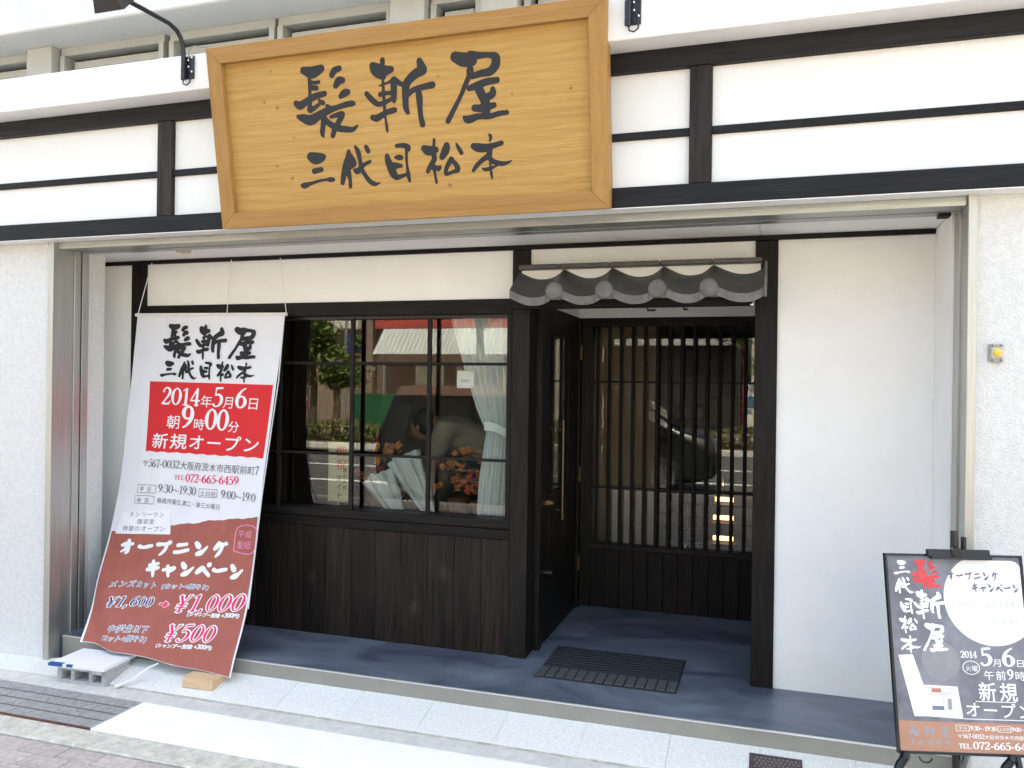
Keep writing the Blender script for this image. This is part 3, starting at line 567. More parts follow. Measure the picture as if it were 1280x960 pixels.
for x in rolls:
    m_ = MB(); n = 20; vs = []; c = (x-0.004, YF-0.004, ZF+0.008)
    for ri, (rr, dy) in enumerate(((0.045, 0.02), (0.045, -0.006), (0.040, -0.012), (0.024, -0.018), (0.001, -0.020))):
        vs += [(c[0]+rr*math.cos(2*math.pi*k/n), c[1]+dy, c[2]+rr*math.sin(2*math.pi*k/n)) for k in range(n)]
    m_.add(vs, [(r_*n+k, r_*n+(k+1) % n, (r_+1)*n+(k+1) % n, (r_+1)*n+k) for r_ in range(4) for k in range(n)]).build('end_tile', tile_f, C_, smooth=True)
MB().grid(lambda u, v: (-0.027+1.232*u, -0.084, 2.070+v*0.045), 20, 1).build('mortar_fill', white, C_)
box('mortar_bed', -0.027, 1.205, -0.083, -0.0005, 2.06, 2.1125, white, C_)
for a, b in zip([-0.035, 0.19, 0.455, 0.715, 0.975], [0.19, 0.455, 0.715, 0.975, 1.212]):
    MB().box(a+.001, b-.001, -0.125, -0.024, 2.113, 2.140).build('ridge_tile', tile_m, C_, 0.005)
MB().hexa([(1.2225, YF-.01, ZF-.045), (1.236, YF-.01, ZF-.045), (1.236, YB, ZB-.045), (1.2225, YB, ZB-.045)], [(1.2225, YF-.01, ZF+.045), (1.236, YF-.01, ZF+.045), (1.236, YB, ZB+.040), (1.2225, YB, ZB+.040)]).build('verge_tile', tile_f, C_, 0.003)
MB().sphere((1.166, -0.165, 1.905), 0.011).build('hook', chrome, C_, smooth=True)
MB().tube([(0.66, -0.14, 1.900), (0.66, -0.14, 1.885), (0.70, -0.14, 1.885)], 0.006, 6).tube([(0.84, -0.14, 1.900), (0.84, -0.14, 1.887), (0.86, -0.14, 1.887)], 0.006, 6).build('door_catch', black_m, C_)
# --- fascia above the opening: white boards between dark beams
Fa = box('fascia', -7.5, 6.5, -0.66, -0.58, 2.30, 2.974, white, B)
box('bottom_beam', -7.5, 6.5, -0.702, -0.6605, 2.2875, 2.378, fascia_w, Fa, 0.003)
box('drip_board', -7.5, 6.5, -0.704, -0.605, 2.2835, 2.287, white, Fa)
box('top_beam', -7.5, 6.5, -0.702, -0.6605, 2.887, 2.9745, fascia_w, Fa, 0.003)
posts = [-4.66, -1.852, 0.955, 3.762]
for x in posts: box('fascia_post', x-0.047, x+0.047, -0.696, -0.6605, 2.3785, 2.8865, fascia_wv, Fa, 0.003)
pe = [-7.5]+posts+[6.5]
for a, b in zip(pe[:-1], pe[1:]):
    a2 = a+(0.0475 if a > -7 else 0); b2_ = b-(0.0475 if b < 6 else 0)
    box('middle_rail', a2, b2_, -0.685, -0.6605, 2.592, 2.624, fascia_w, Fa, 0.002)
    for z0, z1 in ((2.379, 2.5915), (2.6245, 2.8865)): box('white_panel', a2+.001, b2_-.001, -0.668, -0.6605, z0, z1, white, Fa, 0.001)
# parapet band, upper storey
box('parapet_band', -7.5, 6.5, -0.835, -0.50, 2.975, 3.158, mat('parapet_white', (0.82, 0.82, 0.80), 0.7, noise=0.03, nscale=3), B, 0.004)
box('upper_wall', -7.5, 6.5, -0.10, 0.15, 2.30, 11.2, paint_g, B)
box('floor_slab', -7.5, 6.5, -0.545, -0.1005, 3.565, 3.75, slab_m, B, 0.004)
box('balcony_wall', -7.5, 6.5, -0.55, -0.5455, 3.569, 4.7, slab_m, B, 0.004)
for k, x in enumerate((-5.73, -3.12, -0.604, -0.09, 1.9, 4.4)): box('concrete_pillar', x-0.1, x+0.1, -0.345, -0.1005, 3.0, 3.5645, paint_g, B, 0.004)
def upper_window(x0, x1, louvre=False):
    w_ = box('upper_window', x0, x1, -0.29, -0.1005, 3.515, 3.5645, alu, B, 0.002)
    box('frame', x0, x0+0.035, -0.30, -0.101, 3.0, 3.5145, alu, w_, 0.002); box('frame', x1-0.035, x1, -0.30, -0.101, 3.0, 3.5145, alu, w_, 0.002)
    box('sash', x0+0.06, x1-0.06, -0.245, -0.215, 3.445, 3.490, alu, w_, 0.002); box('sash', x0+0.06, x0+0.10, -0.245, -0.215, 3.0, 3.4445, alu, w_); box('sash', x1-0.10, x1-0.06, -0.245, -0.215, 3.0, 3.4445, alu, w_)
    box('gasket', x0+0.036, x1-0.036, -0.21, -0.17, 3.0, 3.51, slot, w_)
    if louvre:
        for k in range(9): box('louvre', x0+0.06, x1-0.06, -0.25, -0.22, 3.05+k*0.045, 3.056+k*0.045, alu, w_)
    else: box('pane', x0+0.101, x1-0.101, -0.232, -0.226, 3.0, 3.4445, dusty, w_)
upper_window(-5.60, -4.45); upper_window(-4.40, -3.235); upper_window(-3.0, -2.215); upper_window(-2.175, -1.45); upper_window(-1.43, -0.715); upper_window(-0.49, -0.20, True); upper_window(0.03, 0.9); upper_window(0.93, 1.79); upper_window(2.02, 3.1)
# body of the building (three storeys, closed) and roof, raised to shade the pavement
box('back_wall', -7.5, 6.5, 8.0, 8.2, -0.3, 11.2, paint_g, B); box('flank_wall', -7.7, -7.5, -0.6, 8.2, -0.3, 11.2, paint_g, B); box('flank_wall', 6.5, 6.7, -0.6, 8.2, -0.3, 11.2, paint_g, B)
box('roof', -7.7, 6.7, -0.7, 8.2, 11.2, 11.45, paint_g, B); box('upper_floor', -7.5, 6.5, -0.0995, 8.0, 2.66, 2.9, paint_g, B)
box('balcony_floor', -7.5, 6.5, -0.57, -0.1005, 2.6, 2.9745, paint_g, B)
for z in (5.6, 7.4):
    for k in range(6): 
        w_ = box('upper_window', -6.6+k*2.1, -5.3+k*2.1, -0.13, -0.1005, z, z+0.06, alu, B); box('pane', -6.6+k*2.1, -5.3+k*2.1, -0.12, -0.1005, z+0.06, z+1.1, dusty, w_)
# wall outlet seen beside the banner
# ---------------------------------------------------------------- interior
intw = mat('interior_beige', (0.48, 0.38, 0.27), 0.9, noise=0.05, nscale=3)
brownw = wood('interior_brown_panel', (0.09, 0.045, 0.028), (0.15, 0.08, 0.05), 'z', 0.6)
box('interior_floor', -7.4, 6.4, 1.2005, 7.99, -0.25, -0.001, mat('interior_floor_grey', (0.14, 0.135, 0.13), 0.35, noise=0.1, nscale=4), B)
box('interior_floor', -7.4, -0.1, 0.1505, 1.20, -0.25, -0.001, MATS['interior_floor_grey'], B)
box('interior_floor', 1.35, 6.4, 0.1705, 1.20, -0.25, -0.001, MATS['interior_floor_grey'], B)
box('interior_ceiling', -7.4, 6.4, 0.17, 7.99, 2.50, 2.64, mat('interior_ceiling', (0.3, 0.29, 0.27), 0.9), B)
box('interior_wall', -4.5, 0.36, 4.6, 4.7, 0, 2.499, intw, B); box('interior_wall', 0.362, 5.0, 4.8, 4.9, 0, 2.499, mat('interior_dark', (0.02, 0.019, 0.018), 0.8), B)
box('interior_wall', -3.3, -3.2, 0.17, 4.6, 0, 2.499, brownw, B); box('interior_wall', 2.6, 2.7, 0.17, 4.8, 0, 2.499, brownw, B)
box('interior_partition', -0.75, 0.43, 2.05, 2.12, 0, 2.499, mat('tan_partition', (0.38, 0.26, 0.16), 0.85), B)
# ================================================================ THINGS
# --- big slanted sign
bl = Vector((-1.435, -.75, 2.277)); e1 = Vector((1, 0, 0)); e2 = Vector((0, -0.1703, 0.98539)).normalized(); e3 = e1.cross(e2)   # e3 faces the street
SW, SH = 2.010, 0.881
def sg(a, b, c): return tuple(bl+e1*a+e2*b+e3*c)
SG = thing('shop_sign', 'large honey coloured wooden signboard with black brush lettering leaning out from the fascia', 'sign', tuple(bl))
def slabq(pts, c0, c1): # outline in sign plane to a slab
    return MB().hexa([sg(x, y, c0) for x, y in pts], [sg(x, y, c1) for x, y in pts])
fw = 0.078
slabq([(fw-.01, fw-.01), (SW-fw+.01, fw-.01), (SW-fw+.01, SH-fw+.01), (fw-.01, SH-fw+.01)], -0.06, -0.035).build('panel', sign_w, SG)
g_ = 0.0006
slabq([(0, 0), (SW, 0), (SW-fw, fw), (fw, fw)], -0.085, 0.0).build('frame_board', frame_x, SG, 0.002)
slabq([(fw, SH-fw), (SW-fw, SH-fw), (SW, SH), (0, SH)], -0.085, 0.0).build('frame_board', frame_x, SG, 0.002)
slabq([(0, g_), (fw, fw+g_), (fw, SH-fw-g_), (0, SH-g_)], -0.085, -0.0006).build('frame_board', frame_z, SG, 0.002)
slabq([(SW-fw, fw+g_), (SW, g_), (SW, SH-g_), (SW-fw, SH-fw-g_)], -0.085, -0.0006).build('frame_board', frame_z, SG, 0.002)
for x in (0.3, 1.7):
    MB().box(bl.x+x-.02, bl.x+x+.02, -0.735, -0.6605, 2.72, 2.76).build('bracket', black_m, SG)
for k, nm in (('kami', 0), ('kiru', 0), ('ya', 0), ('san', 0), ('dai', 0), ('me', 0), ('matsu', 0), ('moto', 0)):
    logo_mesh('letter', [k], letter_m, SG, lambda a, b, c: sg(a, b, c), lambda q, x, y: (x/1000, y/1000), -0.0335)
# --- sign lamps
def sign_lamp(x, label):
    T_ = thing('sign_lamp', label, 'lamp', (x, -0.836, 3.08), 'arm lamps lighting the big sign')
    box('mount_plate', x-0.032, x+0.038, -0.845, -0.8365, 3.03, 3.145, black_m, T_, 0.002)
    p = MB(); p.tube([(x-0.012, -0.862, 3.02), (x-0.012, -0.862, 3.15), (x-0.012, -0.868, 3.19), (x-0.012, -0.885, 3.225), (x-0.012, -0.915, 3.250), (x-0.012, -0.97, 3.262), (x-0.012, -1.14, 3.255), (x-0.012, -1.27, 3.248)], 0.0115, 12).build('arm', black_m, T_, smooth=True)
    b = MB(); 
    for dx, dz in ((-.024, 3.138), (.028, 3.134), (.028, 3.062), (-.022, 3.066), (.008, 3.122), (.009, 3.088)): b.sphere((x+dx, -0.849, dz), 0.0065, 8, 6)
    b.build('bolt', chrome, T_, smooth=True)
    MB().tube([(x-0.012, -0.862, 3.02), (x-0.008, -0.865, 2.998), (x+0.012, -0.866, 2.990), (x+0.030, -0.862, 3.005), (x+0.030, -0.858, 3.045), (x+0.018, -0.853, 3.075)], 0.0035, 8).build('cable', black_m, T_, smooth=True)
    MB().tube([(x+0.012, -0.853, 3.13), (x+0.016, -0.856, 3.17), (x+0.04, -0.850, 3.19), (x+0.10, -0.845, 3.18), (x+0.19, -0.84, 3.15)], 0.0035, 8).build('cable', mat('grey_cable', (0.25, 0.26, 0.28), 0.5), T_, smooth=True)
    hd = MB(); c = Vector((x-0.012, -1.34, 3.225)); d = Vector((0, 0.75, -0.66)).normalized()   # shines back at the sign
    u = Vector((1, 0, 0)); v = d.cross(u)
    def rect(o, a, b): return [tuple(c+d*o+u*sx_*a+v*sy_*b) for sx_, sy_ in ((-1, -1), (1, -1), (1, 1), (-1, 1))]
    hd.hexa(rect(-0.05, 0.05, 0.035), rect(0.045, 0.085, 0.06)).build('lamp_head', black_m, T_, 0.004)
    MB().hexa(rect(0.0455, 0.072, 0.048), rect(0.048, 0.072, 0.048)).build('lens', mat('lamp_lens', (0.5, 0.5, 0.52), 0.1), T_)
    return T_
sign_lamp(-1.585, 'black arm lamp on the white parapet left of the big wooden sign')
sign_lamp(0.678, 'black arm lamp on the white parapet right of the big wooden sign')
# --- hanging banner
# drape of the cloth: arc parameter, left edge x, y, z, right edge x, y, z (hangs close to the wall, then sweeps out to its weights)
DR = np.array([(-0.1, -2.4379, -0.6591, -0.0977, -1.422, -0.6591, -0.0979), (0.001, -2.46, -0.6231, -0.0077, -1.4281, -0.623, -0.0074), (0.102, -2.4965, -0.5589, 0.0734, -1.4448, -0.5588, 0.0734), (0.203, -2.5245, -0.4917, 0.1564, -1.4624, -0.4919, 0.1561), (0.304, -2.551, -0.4249, 0.2423, -1.484, -0.4247, 0.2425), (0.405, -2.5725, -0.3618, 0.3331, -1.507, -0.3617, 0.3332), (0.506, -2.5886, -0.3089, 0.4293, -1.5239, -0.3089, 0.4293), (0.607, -2.6078, -0.2602, 0.5289, -1.5412, -0.2601, 0.5293), (0.708, -2.6162, -0.2246, 0.6336, -1.5537, -0.2245, 0.6338), (0.809, -2.6248, -0.1885, 0.7398, -1.5691, -0.1886, 0.7394), (0.91, -2.6201, -0.168, 0.8491, -1.5731, -0.168, 0.8494), (1.011, -2.6188, -0.1491, 0.9597, -1.5743, -0.149, 0.9597), (1.112, -2.621, -0.1301, 1.0704, -1.5732, -0.1301, 1.0705), (1.213, -2.6185, -0.1168, 1.1824, -1.568, -0.1168, 1.1822), (1.314, -2.6133, -0.1056, 1.294, -1.5609, -0.1056, 1.2939), (1.415, -2.6087, -0.0944, 1.406, -1.5537, -0.0944, 1.4061), (1.516, -2.6059, -0.0839, 1.5178, -1.5454, -0.0839, 1.5177), (1.617, -2.6029, -0.0769, 1.6295, -1.5347, -0.0769, 1.6291), (1.718, -2.5999, -0.0699, 1.7408, -1.5235, -0.07, 1.7407), (1.819, -2.5969, -0.063, 1.852, -1.5133, -0.063, 1.8519), (1.92, -2.5902, -0.06, 1.9624, -1.5038, -0.06, 1.9625)])
def bf(s, t, off=0.0):
    a = np.mean([[np.interp(t+q, DR[:, 0], DR[:, i]) for i in range(1, 7)] for q in (-.06, -.03, 0, .03, .06)], axis=0) if t > -.03 else np.array([np.interp(t, DR[:, 0], DR[:, i]) for i in range(1, 7)])
    x, y, z = a[:3]+(a[3:]-a[:3])*s
    k = min(1, max(0, (1.86-t)*1.2)); lo = min(1, max(0, (0.75-t)/0.5))
    y += -0.003*k+0.004*k*math.sin(s*9+t*2.3+0.5)+0.0045*k*math.sin(s*15-t*5)+0.003*k*math.sin(s*27+t*3)*(1-s)+0.006*k*math.sin(s*3.1+0.4)*math.sin(t*2.2)+lo*0.012*math.sin((s*2.2+t)*8)*(1.2-s)+lo*.009*math.sin(s*21+t*11)*(1.05-s)**2
    y -= 0.005*math.exp(-((s-0.06-0.10*(1.87-t))/0.035)**2)*k
    return (float(x), float(y-off*1.7), float(z))
BN = thing('hanging_banner', 'tall white and brown cloth banner hung left of the window with opening campaign print', 'banner', (-2.05, -0.06, 1.91))
ztop = lambda s: 1.876-0.013*s
zbot = lambda s: 0.015-0.075*s
MB().grid(lambda u, v: bf(u, zbot(u)+(ztop(u)-zbot(u))*v), 48, 110).build('cloth', cloth_w, BN, smooth=True)
p0 = bf(0, 1.872); p1 = bf(1, 1.860)
MB().tube([(p0[0]-0.012, p0[1], p0[2]+.004), (p1[0]+0.012, p1[1], p1[2]+.004)], 0.011, 10).build('rod', mat('white_rod', (0.75, 0.74, 0.7), 0.5), BN, smooth=True)
stg = mat('white_string', (0.75, 0.75, 0.75), 0.8)
MB().tube([(p0[0], p0[1], p0[2]), (-2.515, -0.03, 2.245)], 0.0028, 6).build('string', stg, BN)
pm_ = bf(0.62, 1.87); MB().tube([pm_, (pm_[0]+.004, -0.03, 2.245)], 0.0028, 6).build('string', stg, BN)
MB().tube([(p1[0]+.01, p1[1], p1[2]), (p1[0]-0.035, -0.03, 2.06), (p1[0]-.06, -0.03, 2.245)], 0.0022, 6).build('string', stg, BN)
MB().tube([bf(1, 1.86, .004), bf(1.012, 1.5, .0), bf(1.008, 1.2, 0), bf(1.004, 0.9, 0), bf(1.006, 0.3, 0)], 0.0035, 6).build('hem_cord', stg, BN)
def sheet(name, s0f, s1f, z0f, z1f, m, off, nu=30, nv=40):
    return MB().grid(lambda u, v: (lambda s: bf(s, z0f(s)+(z1f(s)-z0f(s))*v, off))(s0f(v)+(s1f(v)-s0f(v))*u), nu, nv).build(name, m, BN, smooth=True)
rg = random.Random(3)
jag = [rg.uniform(-.005, .005) for _ in range(200)]
sheet('red_panel', lambda v: .134+.033*(1-v), lambda v: .982, lambda s: 1.100-.012*s+.003*math.sin(s*70), lambda s: 1.492-.012*s, pr_red, 0.0012)
def torn(s): return 0.640+0.022*min(1, s/.41) if s < 0.414 else 0.700+0.0022*math.sin(s*40)+(s-.414)*.125+.0014*math.sin(s*97)+(.006 if s > .62 else 0)
sheet('brown_panel', lambda v: .012, lambda v: .990, lambda s: zbot(s)+.004, torn, pr_brn, 0.0012, 90, 40)
sheet('white_patch', lambda v: .043+.031*v, lambda v: .423-.028*v, lambda s: .628+.05*s, lambda s: .745+.095*s, pr_wht, 0.0020, 12, 8)
# shop name in brush letters
def tfb(q, x, y):   # sign coordinates (mm) -> banner s, z
    if y > 385: s = .213+(x-468)/(1544-468)*(.838-.213); z = 1.625+(y-405)/330*0.185-(s-.2)*.03
    else: s = .205+(x-459)/(1561-459)*(.645); z = 1.517+(y-175)/180*0.095-(s-.2)*.03
    return s, z
logo_mesh('lettering', ['kami', 'kiru', 'ya'], pr_blk, BN, bf, tfb, 0.0020, 5); logo_mesh('lettering', ['san', 'dai', 'me', 'matsu', 'moto'], pr_blk, BN, bf, tfb, 0.0020, 3)
def bt(text, m, s0, z0, s1, z1, h, style='mix', fat=0, sizes=None, gap=0, off=0.0024, slant=0.0, label=None):
    return print_run('lettering', run(text, style, fat, sizes, gap), m, BN, bf, s0, z0, s1, z1, h, off, slant, label)
bt('2014年5月6日', pr_wht, .235, 1.362, .915, 1.350, .098, sizes=[1, 1, 1, 1, .72, 1.12, .72, 1.12, .72], fat=0.8)
bt('朝9時00分', pr_wht, .292, 1.236, .800, 1.224, .098, sizes=[.82, 1.25, .68, 1.2, 1.2, .66], fat=1.2)
bt('新規オープン', pr_wht, .205, 1.124, .955, 1.122, .090, fat=3, gap=6)
bt('〒567-0032大阪府茨木市西駅前町7', pr_gry, .155, 1.012, .965, 1.000, .050, sizes=[.9]+[.9]*8+[1]*10+[.9])
bt('TEL', pr_pnk, .387, .948, .455, .948, .026); bt('072-665-6459', pr_pnk, .465, .938, .835, .938, .046, fat=.5)
bt('9:30〜19:30', pr_gry, .292, .874, .555, .868, .046, sizes=[1]*4+[.9]+[1]*5); bt('9:00〜19:0', pr_gry, .725, .862, .965, .856, .046, sizes=[1]*4+[.9]+[1]*4)
def bto(text, m, s0, z0, s1, z1, h, w=.0030, **kw):   # coloured text with a white outline
    for i, (dx, dz) in enumerate(((1, 0), (-1, 0), (0, 1), (0, -1), (.7, .7), (-.7, .7), (.7, -.7), (-.7, -.7))): bt(text, pr_wht, s0+dx*w, z0+dz*w, s1+dx*w, z1+dz*w, h, off=.0020+i*.00006, **kw)
    bt(text, m, s0, z0, s1, z1, h, off=.0032, **kw)
def bframe(s0, z0, s1, z1, m, t=.0025):
    mb = MB(); ts = t/0.95
    for a, b, c, d in ((s0, s1, z0, z0+t), (s0, s1, z1-t, z1), (s0, s0+ts, z0+t, z1-t), (s1-ts, s1, z0+t, z1-t)): mb.grid(lambda u, v: bf(a+(b-a)*u, c+(d-c)*v, .0022), 6, 1)
    mb.build('box_outline', m, BN)
bframe(.150, .866, .278, .912, pr_gry); bt('平日', pr_gry, .165, .876, .262, .874, .030, gap=50); bframe(.575, .862, .700, .908, pr_gry); bt('土日祝', pr_gry, .583, .872, .692, .870, .030)
bframe(.142, .806, .276, .852, pr_gry); bt('休日', pr_gry, .158, .815, .258, .814, .030, gap=50); bt('毎週月曜日,第二・第三火曜日', pr_gry, .295, .818, .730, .802, .032)
bt('オンリーワン', pr_gry, .125, .732, .365, .742, .030, fat=1.5, gap=12); bt('理容室', pr_gry, .185, .695, .305, .700, .030, fat=1.5, gap=8); bt('待望のオープン', pr_gry, .092, .652, .385, .664, .032, fat=1.5, gap=8)
bt('オープニング', pr_wht, .100, .516, .835, .552, .082, 'brush', gap=20, fat=3.5); bt('キャンペーン', pr_wht, .310, .416, .955, .444, .082, 'brush', gap=8, fat=3.5)
for st_ in ([[(0, 0, 3), (100, 0, 3), (104, 140, 3), (6, 134, 3), (0, 0, 3)]],):
    V, Fc = ink(st_, 2.0); MB().add([bf(.858+x/100*.125, .592+y/100*.092, .0024) for x, y in V], Fc).build('seal_outline', pr_lpk, BN)
bt('平成', pr_lpk, .872, .668, .965, .672, .042, fat=1.5); bt('髪結', pr_lpk, .875, .610, .968, .614, .046, fat=1.5)
bto('メンズカット', pr_nvy, .098, .338, .420, .360, .040, fat=.01, gap=16, slant=.25)
bto('(カット+顔そり)', pr_nvy, .445, .362, .735, .376, .028, fat=.01, slant=.25)
bt('Y1,600', pr_wht,  .118, .228, .420, .256, .058, fat=6, gap=7, slant=.3); bt('Y1,600', pr_nvy,  .118, .228, .420, .256, .058, fat=0, gap=7, slant=.3, off=.0030)
bt('Y1,000', pr_wht,  .550, .238, .975, .288, .094, fat=5.5, gap=7, slant=.3); bt('Y1,000', pr_pnk,  .550, .238, .975, .288, .094, fat=0, gap=7, slant=.3, off=.0030)
for fat_, m_, of in ((5, pr_wht, .0024), (0, pr_pnk, .0030)):
    V, Fc = ink([[(5, 50, 9+fat_), (50, 50, 9+fat_)], [(50, 78, 4+fat_), (84, 50, 6+fat_), (50, 22, 4+fat_), (56, 50, 14+fat_), (50, 76, 4+fat_)]], 3.0)
    MB().add([bf(.465+x/100*.062, .252+y/100*.052, of) for x, y in V], Fc).build('arrow', m_, BN)
bto('(シャンプー別途 +300円)', pr_wht, .640, .226, .965, .252, .024, w=.0016, slant=.2)
bto('中学生以下', pr_nvy, .175, .098, .430, .116, .044, fat=.01, gap=8, slant=.35)
bto('(カット+顔そり)', pr_nvy, .143, .046, .435, .066, .036, fat=.01, slant=.35)
bt('Y500', pr_wht,  .540, .082, .845, .108, .094, fat=5.5, gap=7, slant=.3); bt('Y500', pr_pnk,  .540, .082, .845, .108, .094, fat=0, gap=7, slant=.3, off=.0030)
bto('(シャンプー別途 +300円)', pr_wht, .505, .048, .850, .070, .024, w=.0016, slant=.2)
# --- concrete block, board on it, pine offcut
ang = math.radians(4)
def rotz(c, a): 
    return lambda x, y, z: (c[0]+x*math.cos(a)-y*math.sin(a), c[1]+x*math.sin(a)+y*math.cos(a), c[2]+z)
BK = thing('concrete_block', 'grey hollow concrete block lying flat and weighing down the left foot of the banner', 'concrete block', (-2.255, -0.70, -0.13))
rb = rotz((-2.255, -0.715, -0.146), ang)
def rbox(mb, f, x0, x1, y0, y1, z0, z1): 
    return mb.hexa([f(x0, y0, z0), f(x1, y0, z0), f(x1, y1, z0), f(x0, y1, z0)], [f(x0, y0, z1), f(x1, y0, z1), f(x1, y1, z1), f(x0, y1, z1)])
mb = MB(); hw, hd, hh = 0.155, 0.095, 0.092
rbox(mb, rb, -hw, hw, -hd, hd, 0, 0.022); rbox(mb, rb, -hw, hw, -hd, hd, hh-0.020, hh)
for a, b in ((-hw, -hw+.03), (-hw+.087, -hw+.110), (hw-.110, hw-.087), (hw-.03, hw)): rbox(mb, rb, a, b, -hd, hd, 0.0222, hh-0.0202)
mb.build('block', block_m, BK, 0.003)
BD = thing('white_board', 'white melamine shelf board with blue tape lying on top of the concrete block', 'board', (-2.255, -0.70, -0.05))
rb2 = rotz((-2.272, -0.705, -0.0535), ang)
mb = MB(); rbox(mb, rb2, -0.175, 0.175, -0.128, 0.125, 0, 0.018); mb.build('panel', white_pl, BD, 0.001)
mb = MB(); rbox(mb, rb2, -0.1755, -0.085, -0.1285, -0.105, 0.004, 0.0192); rbox(mb, rb2, -0.06, -0.02, -0.1285, -0.118, 0.006, 0.0190); mb.build('tape', blue_tape, BD)
mb = MB(); rbox(mb, rb2, 0.10, 0.16, -0.128, 0.09, -0.020, -0.0005); 
tag(mb.build('packing_strip', block_m, None, 0.002), 'thin grey strip under the right edge of the white board', 'packing strip')
OC = thing('pine_offcut', 'short sawn pine block holding down the right corner of the banner', 'wood block', (-1.58, -0.64, -0.1))
ro_ = rotz((-1.575, -0.648, 0), math.radians(3))
MB().hexa([ro_(-.10, -.068, -.114), ro_(.085, -.072, -.114), ro_(.095, .068, -.100), ro_(-.095, .068, -.100)], [ro_(-.10, -.068, -.062), ro_(.085, -.072, -.062), ro_(.095, .068, -.056), ro_(-.095, .068, -.056)]).build('block', offcut, OC, 0.002)
MB().tube([(-2.03, -0.80, -0.13), (-1.96, -0.76, -0.10), (-1.90, -0.70, -0.045), (-1.87, -0.665, -0.03)], [0.009, 0.007, 0.007, 0.003], 8).build('string', stg, None, smooth=True)
tag(bpy.data.objects[-1] if False else [o for o in bpy.data.objects if o.name.startswith('string') and o.parent is None][0], 'white twisted tie running from the concrete block to the banner hem', 'tie').name = 'cloth_tie'
# --- floor grate
GR = thing('drain_grate', 'long galvanised drain grate in the kerb at lower left', 'grate', (-2.6, -1.07, -0.14))
MB().box(-8, -1.762, -0.906, -0.901, -0.18, -0.138).box(-8, -1.762, -1.232, -1.226, -0.18, -0.138).box(-1.768, -1.762, -1.2255, -0.9065, -0.18, -0.138).build('frame', grate_m, GR)
box('rusty_lip', -8, -1.762, -1.2375, -1.2325, -0.175, -0.134, rust_tray, GR)
mbar = MB().box(-0.0036, 0.0036, -1.2255, -0.9065, -0.172, -0.139).mesh('bar', grate_m)
for k in range(130): inst(mbar, 'bar', (-1.776-0.0128*k, 0, 0), GR)
for y in (-0.985, -1.065, -1.145): MB().box(-3.46, -1.77, y-.004, y+.004, -0.150, -0.1385).build('cross_rod', mat('dark_rod', (0.08, 0.08, 0.085), 0.6), GR)
# --- small cast cover
CV = thing('drain_cover', 'small dark cast drain cover in the pale tiles near the step', 'drain cover', (1.3, -0.68, -0.1))
def gp(x, y, o): return (x, y, gz(y)+o)
def gbar(mb, x0, x1, y0, y1, o0, o1): return mb.hexa([gp(x0, y0, o0), gp(x1, y0, o0), gp(x1, y1, o0), gp(x0, y1, o0)], [gp(x0, y0, o1), gp(x1, y0, o1), gp(x1, y1, o1), gp(x0, y1, o1)])
mb = MB()
for a in ((1.190, 1.405, -.606, -.596), (1.190, 1.405, -.768, -.758), (1.190, 1.200, -.7575, -.6065), (1.395, 1.405, -.7575, -.6065)): gbar(mb, *a, .001, .006)
mb.build('frame', bronze_m, CV, 0.001)
mb = MB(); gbar(mb, 1.2005, 1.3945, -.7575, -.6065, .0008, .0025); mb.build('plate', bronze_m, CV)
mb = MB()
for i in range(11):
    for j in range(8):
        x = 1.208+i*0.0175+(0.0087 if j % 2 else 0); y = -.752+j*.0187
        gbar(mb, x, x+.011, y, y+.011, .0026, .0046)
mb.build('tread_pattern', mat('worn_cast_metal', (0.22, 0.20, 0.18), 0.5, metal=0.5), CV, kind='stuff')
# --- doormat
DM = thing('doormat', 'dark ribbed rubber doormat with a row of grey tabs on the blue entrance floor', 'doormat', (0.48, 0, 0))
box('base', 0.118, 0.838, -0.252, 0.243, 0.0005, 0.006, rubber, DM, 0.001)
for k in range(9): box('rib', 0.122, 0.834, -0.090+k*0.0365, -0.090+k*0.0365+0.029, 0.0062, 0.013, rubber, DM, 0.003)
tb = MB().box(0.0, 0.0455, -0.248, -0.105, 0.0062, 0.0125).mesh('tab', rubber_t, 0.003)
for k in range(14): inst(tb, 'tab', (0.122+k*0.0512, 0, 0), DM)
# --- yellow push switch
PB = thing('push_switch', 'small grey switch box with a yellow button on the rough white wall at right', 'switch', (2.11, -0.60, 1.65))
MB().box(2.084, 2.134, -0.618, -0.6005, 1.614, 1.687).build('case', mat('aged_grey_plastic', (0.35, 0.35, 0.29), 0.5, noise=.1), PB, 0.004)
MB().box(2.090, 2.130, -0.626, -0.6185, 1.630, 1.672).build('collar', mat('light_grey_plastic', (0.5, 0.5, 0.47), 0.4), PB, 0.004)
MB().sphere((2.110, -0.628, 1.652), 0.0165, 20, 12, (1, .6, 1)).build('button', mat('yellow_plastic', (0.80, 0.55, 0.05), 0.35), PB, smooth=True)
for dx in (-.015, .015):
    for z in (1.622, 1.680): MB().sphere((2.109+dx, -0.618, z), 0.003, 8, 6).build('screw', slot, PB)
# --- poster on an easel
EA = thing('poster_stand', 'black easel holding a framed grey and orange opening poster in front of the right wall', 'poster stand', (1.93, -0.95, -0.14))
TLp, TRp, BLp = Vector((1.662, -1.0, 0.895)), Vector((2.128, -0.885, 0.898)), Vector((1.702, -1.13, 0.226))
px = (TRp-TLp); pw = px.length; px = px.normalized(); py = (TLp-BLp); py = (py-px*py.dot(px)); ph = py.length; py = py.normalized(); pz = px.cross(py)
def pf(s, t, off=0.0): return tuple(BLp+px*(s*pw)+py*(t*ph)+pz*off)
def pslab(name, s0, s1, t0, t1, c0, c1, m, parent=EA, bev=0.0):
    return MB().hexa([pf(s0, t0, c0), pf(s1, t0, c0), pf(s1, t1, c0), pf(s0, t1, c0)], [pf(s0, t0, c1), pf(s1, t0, c1), pf(s1, t1, c1), pf(s0, t1, c1)]).build(name, m, parent, bev)
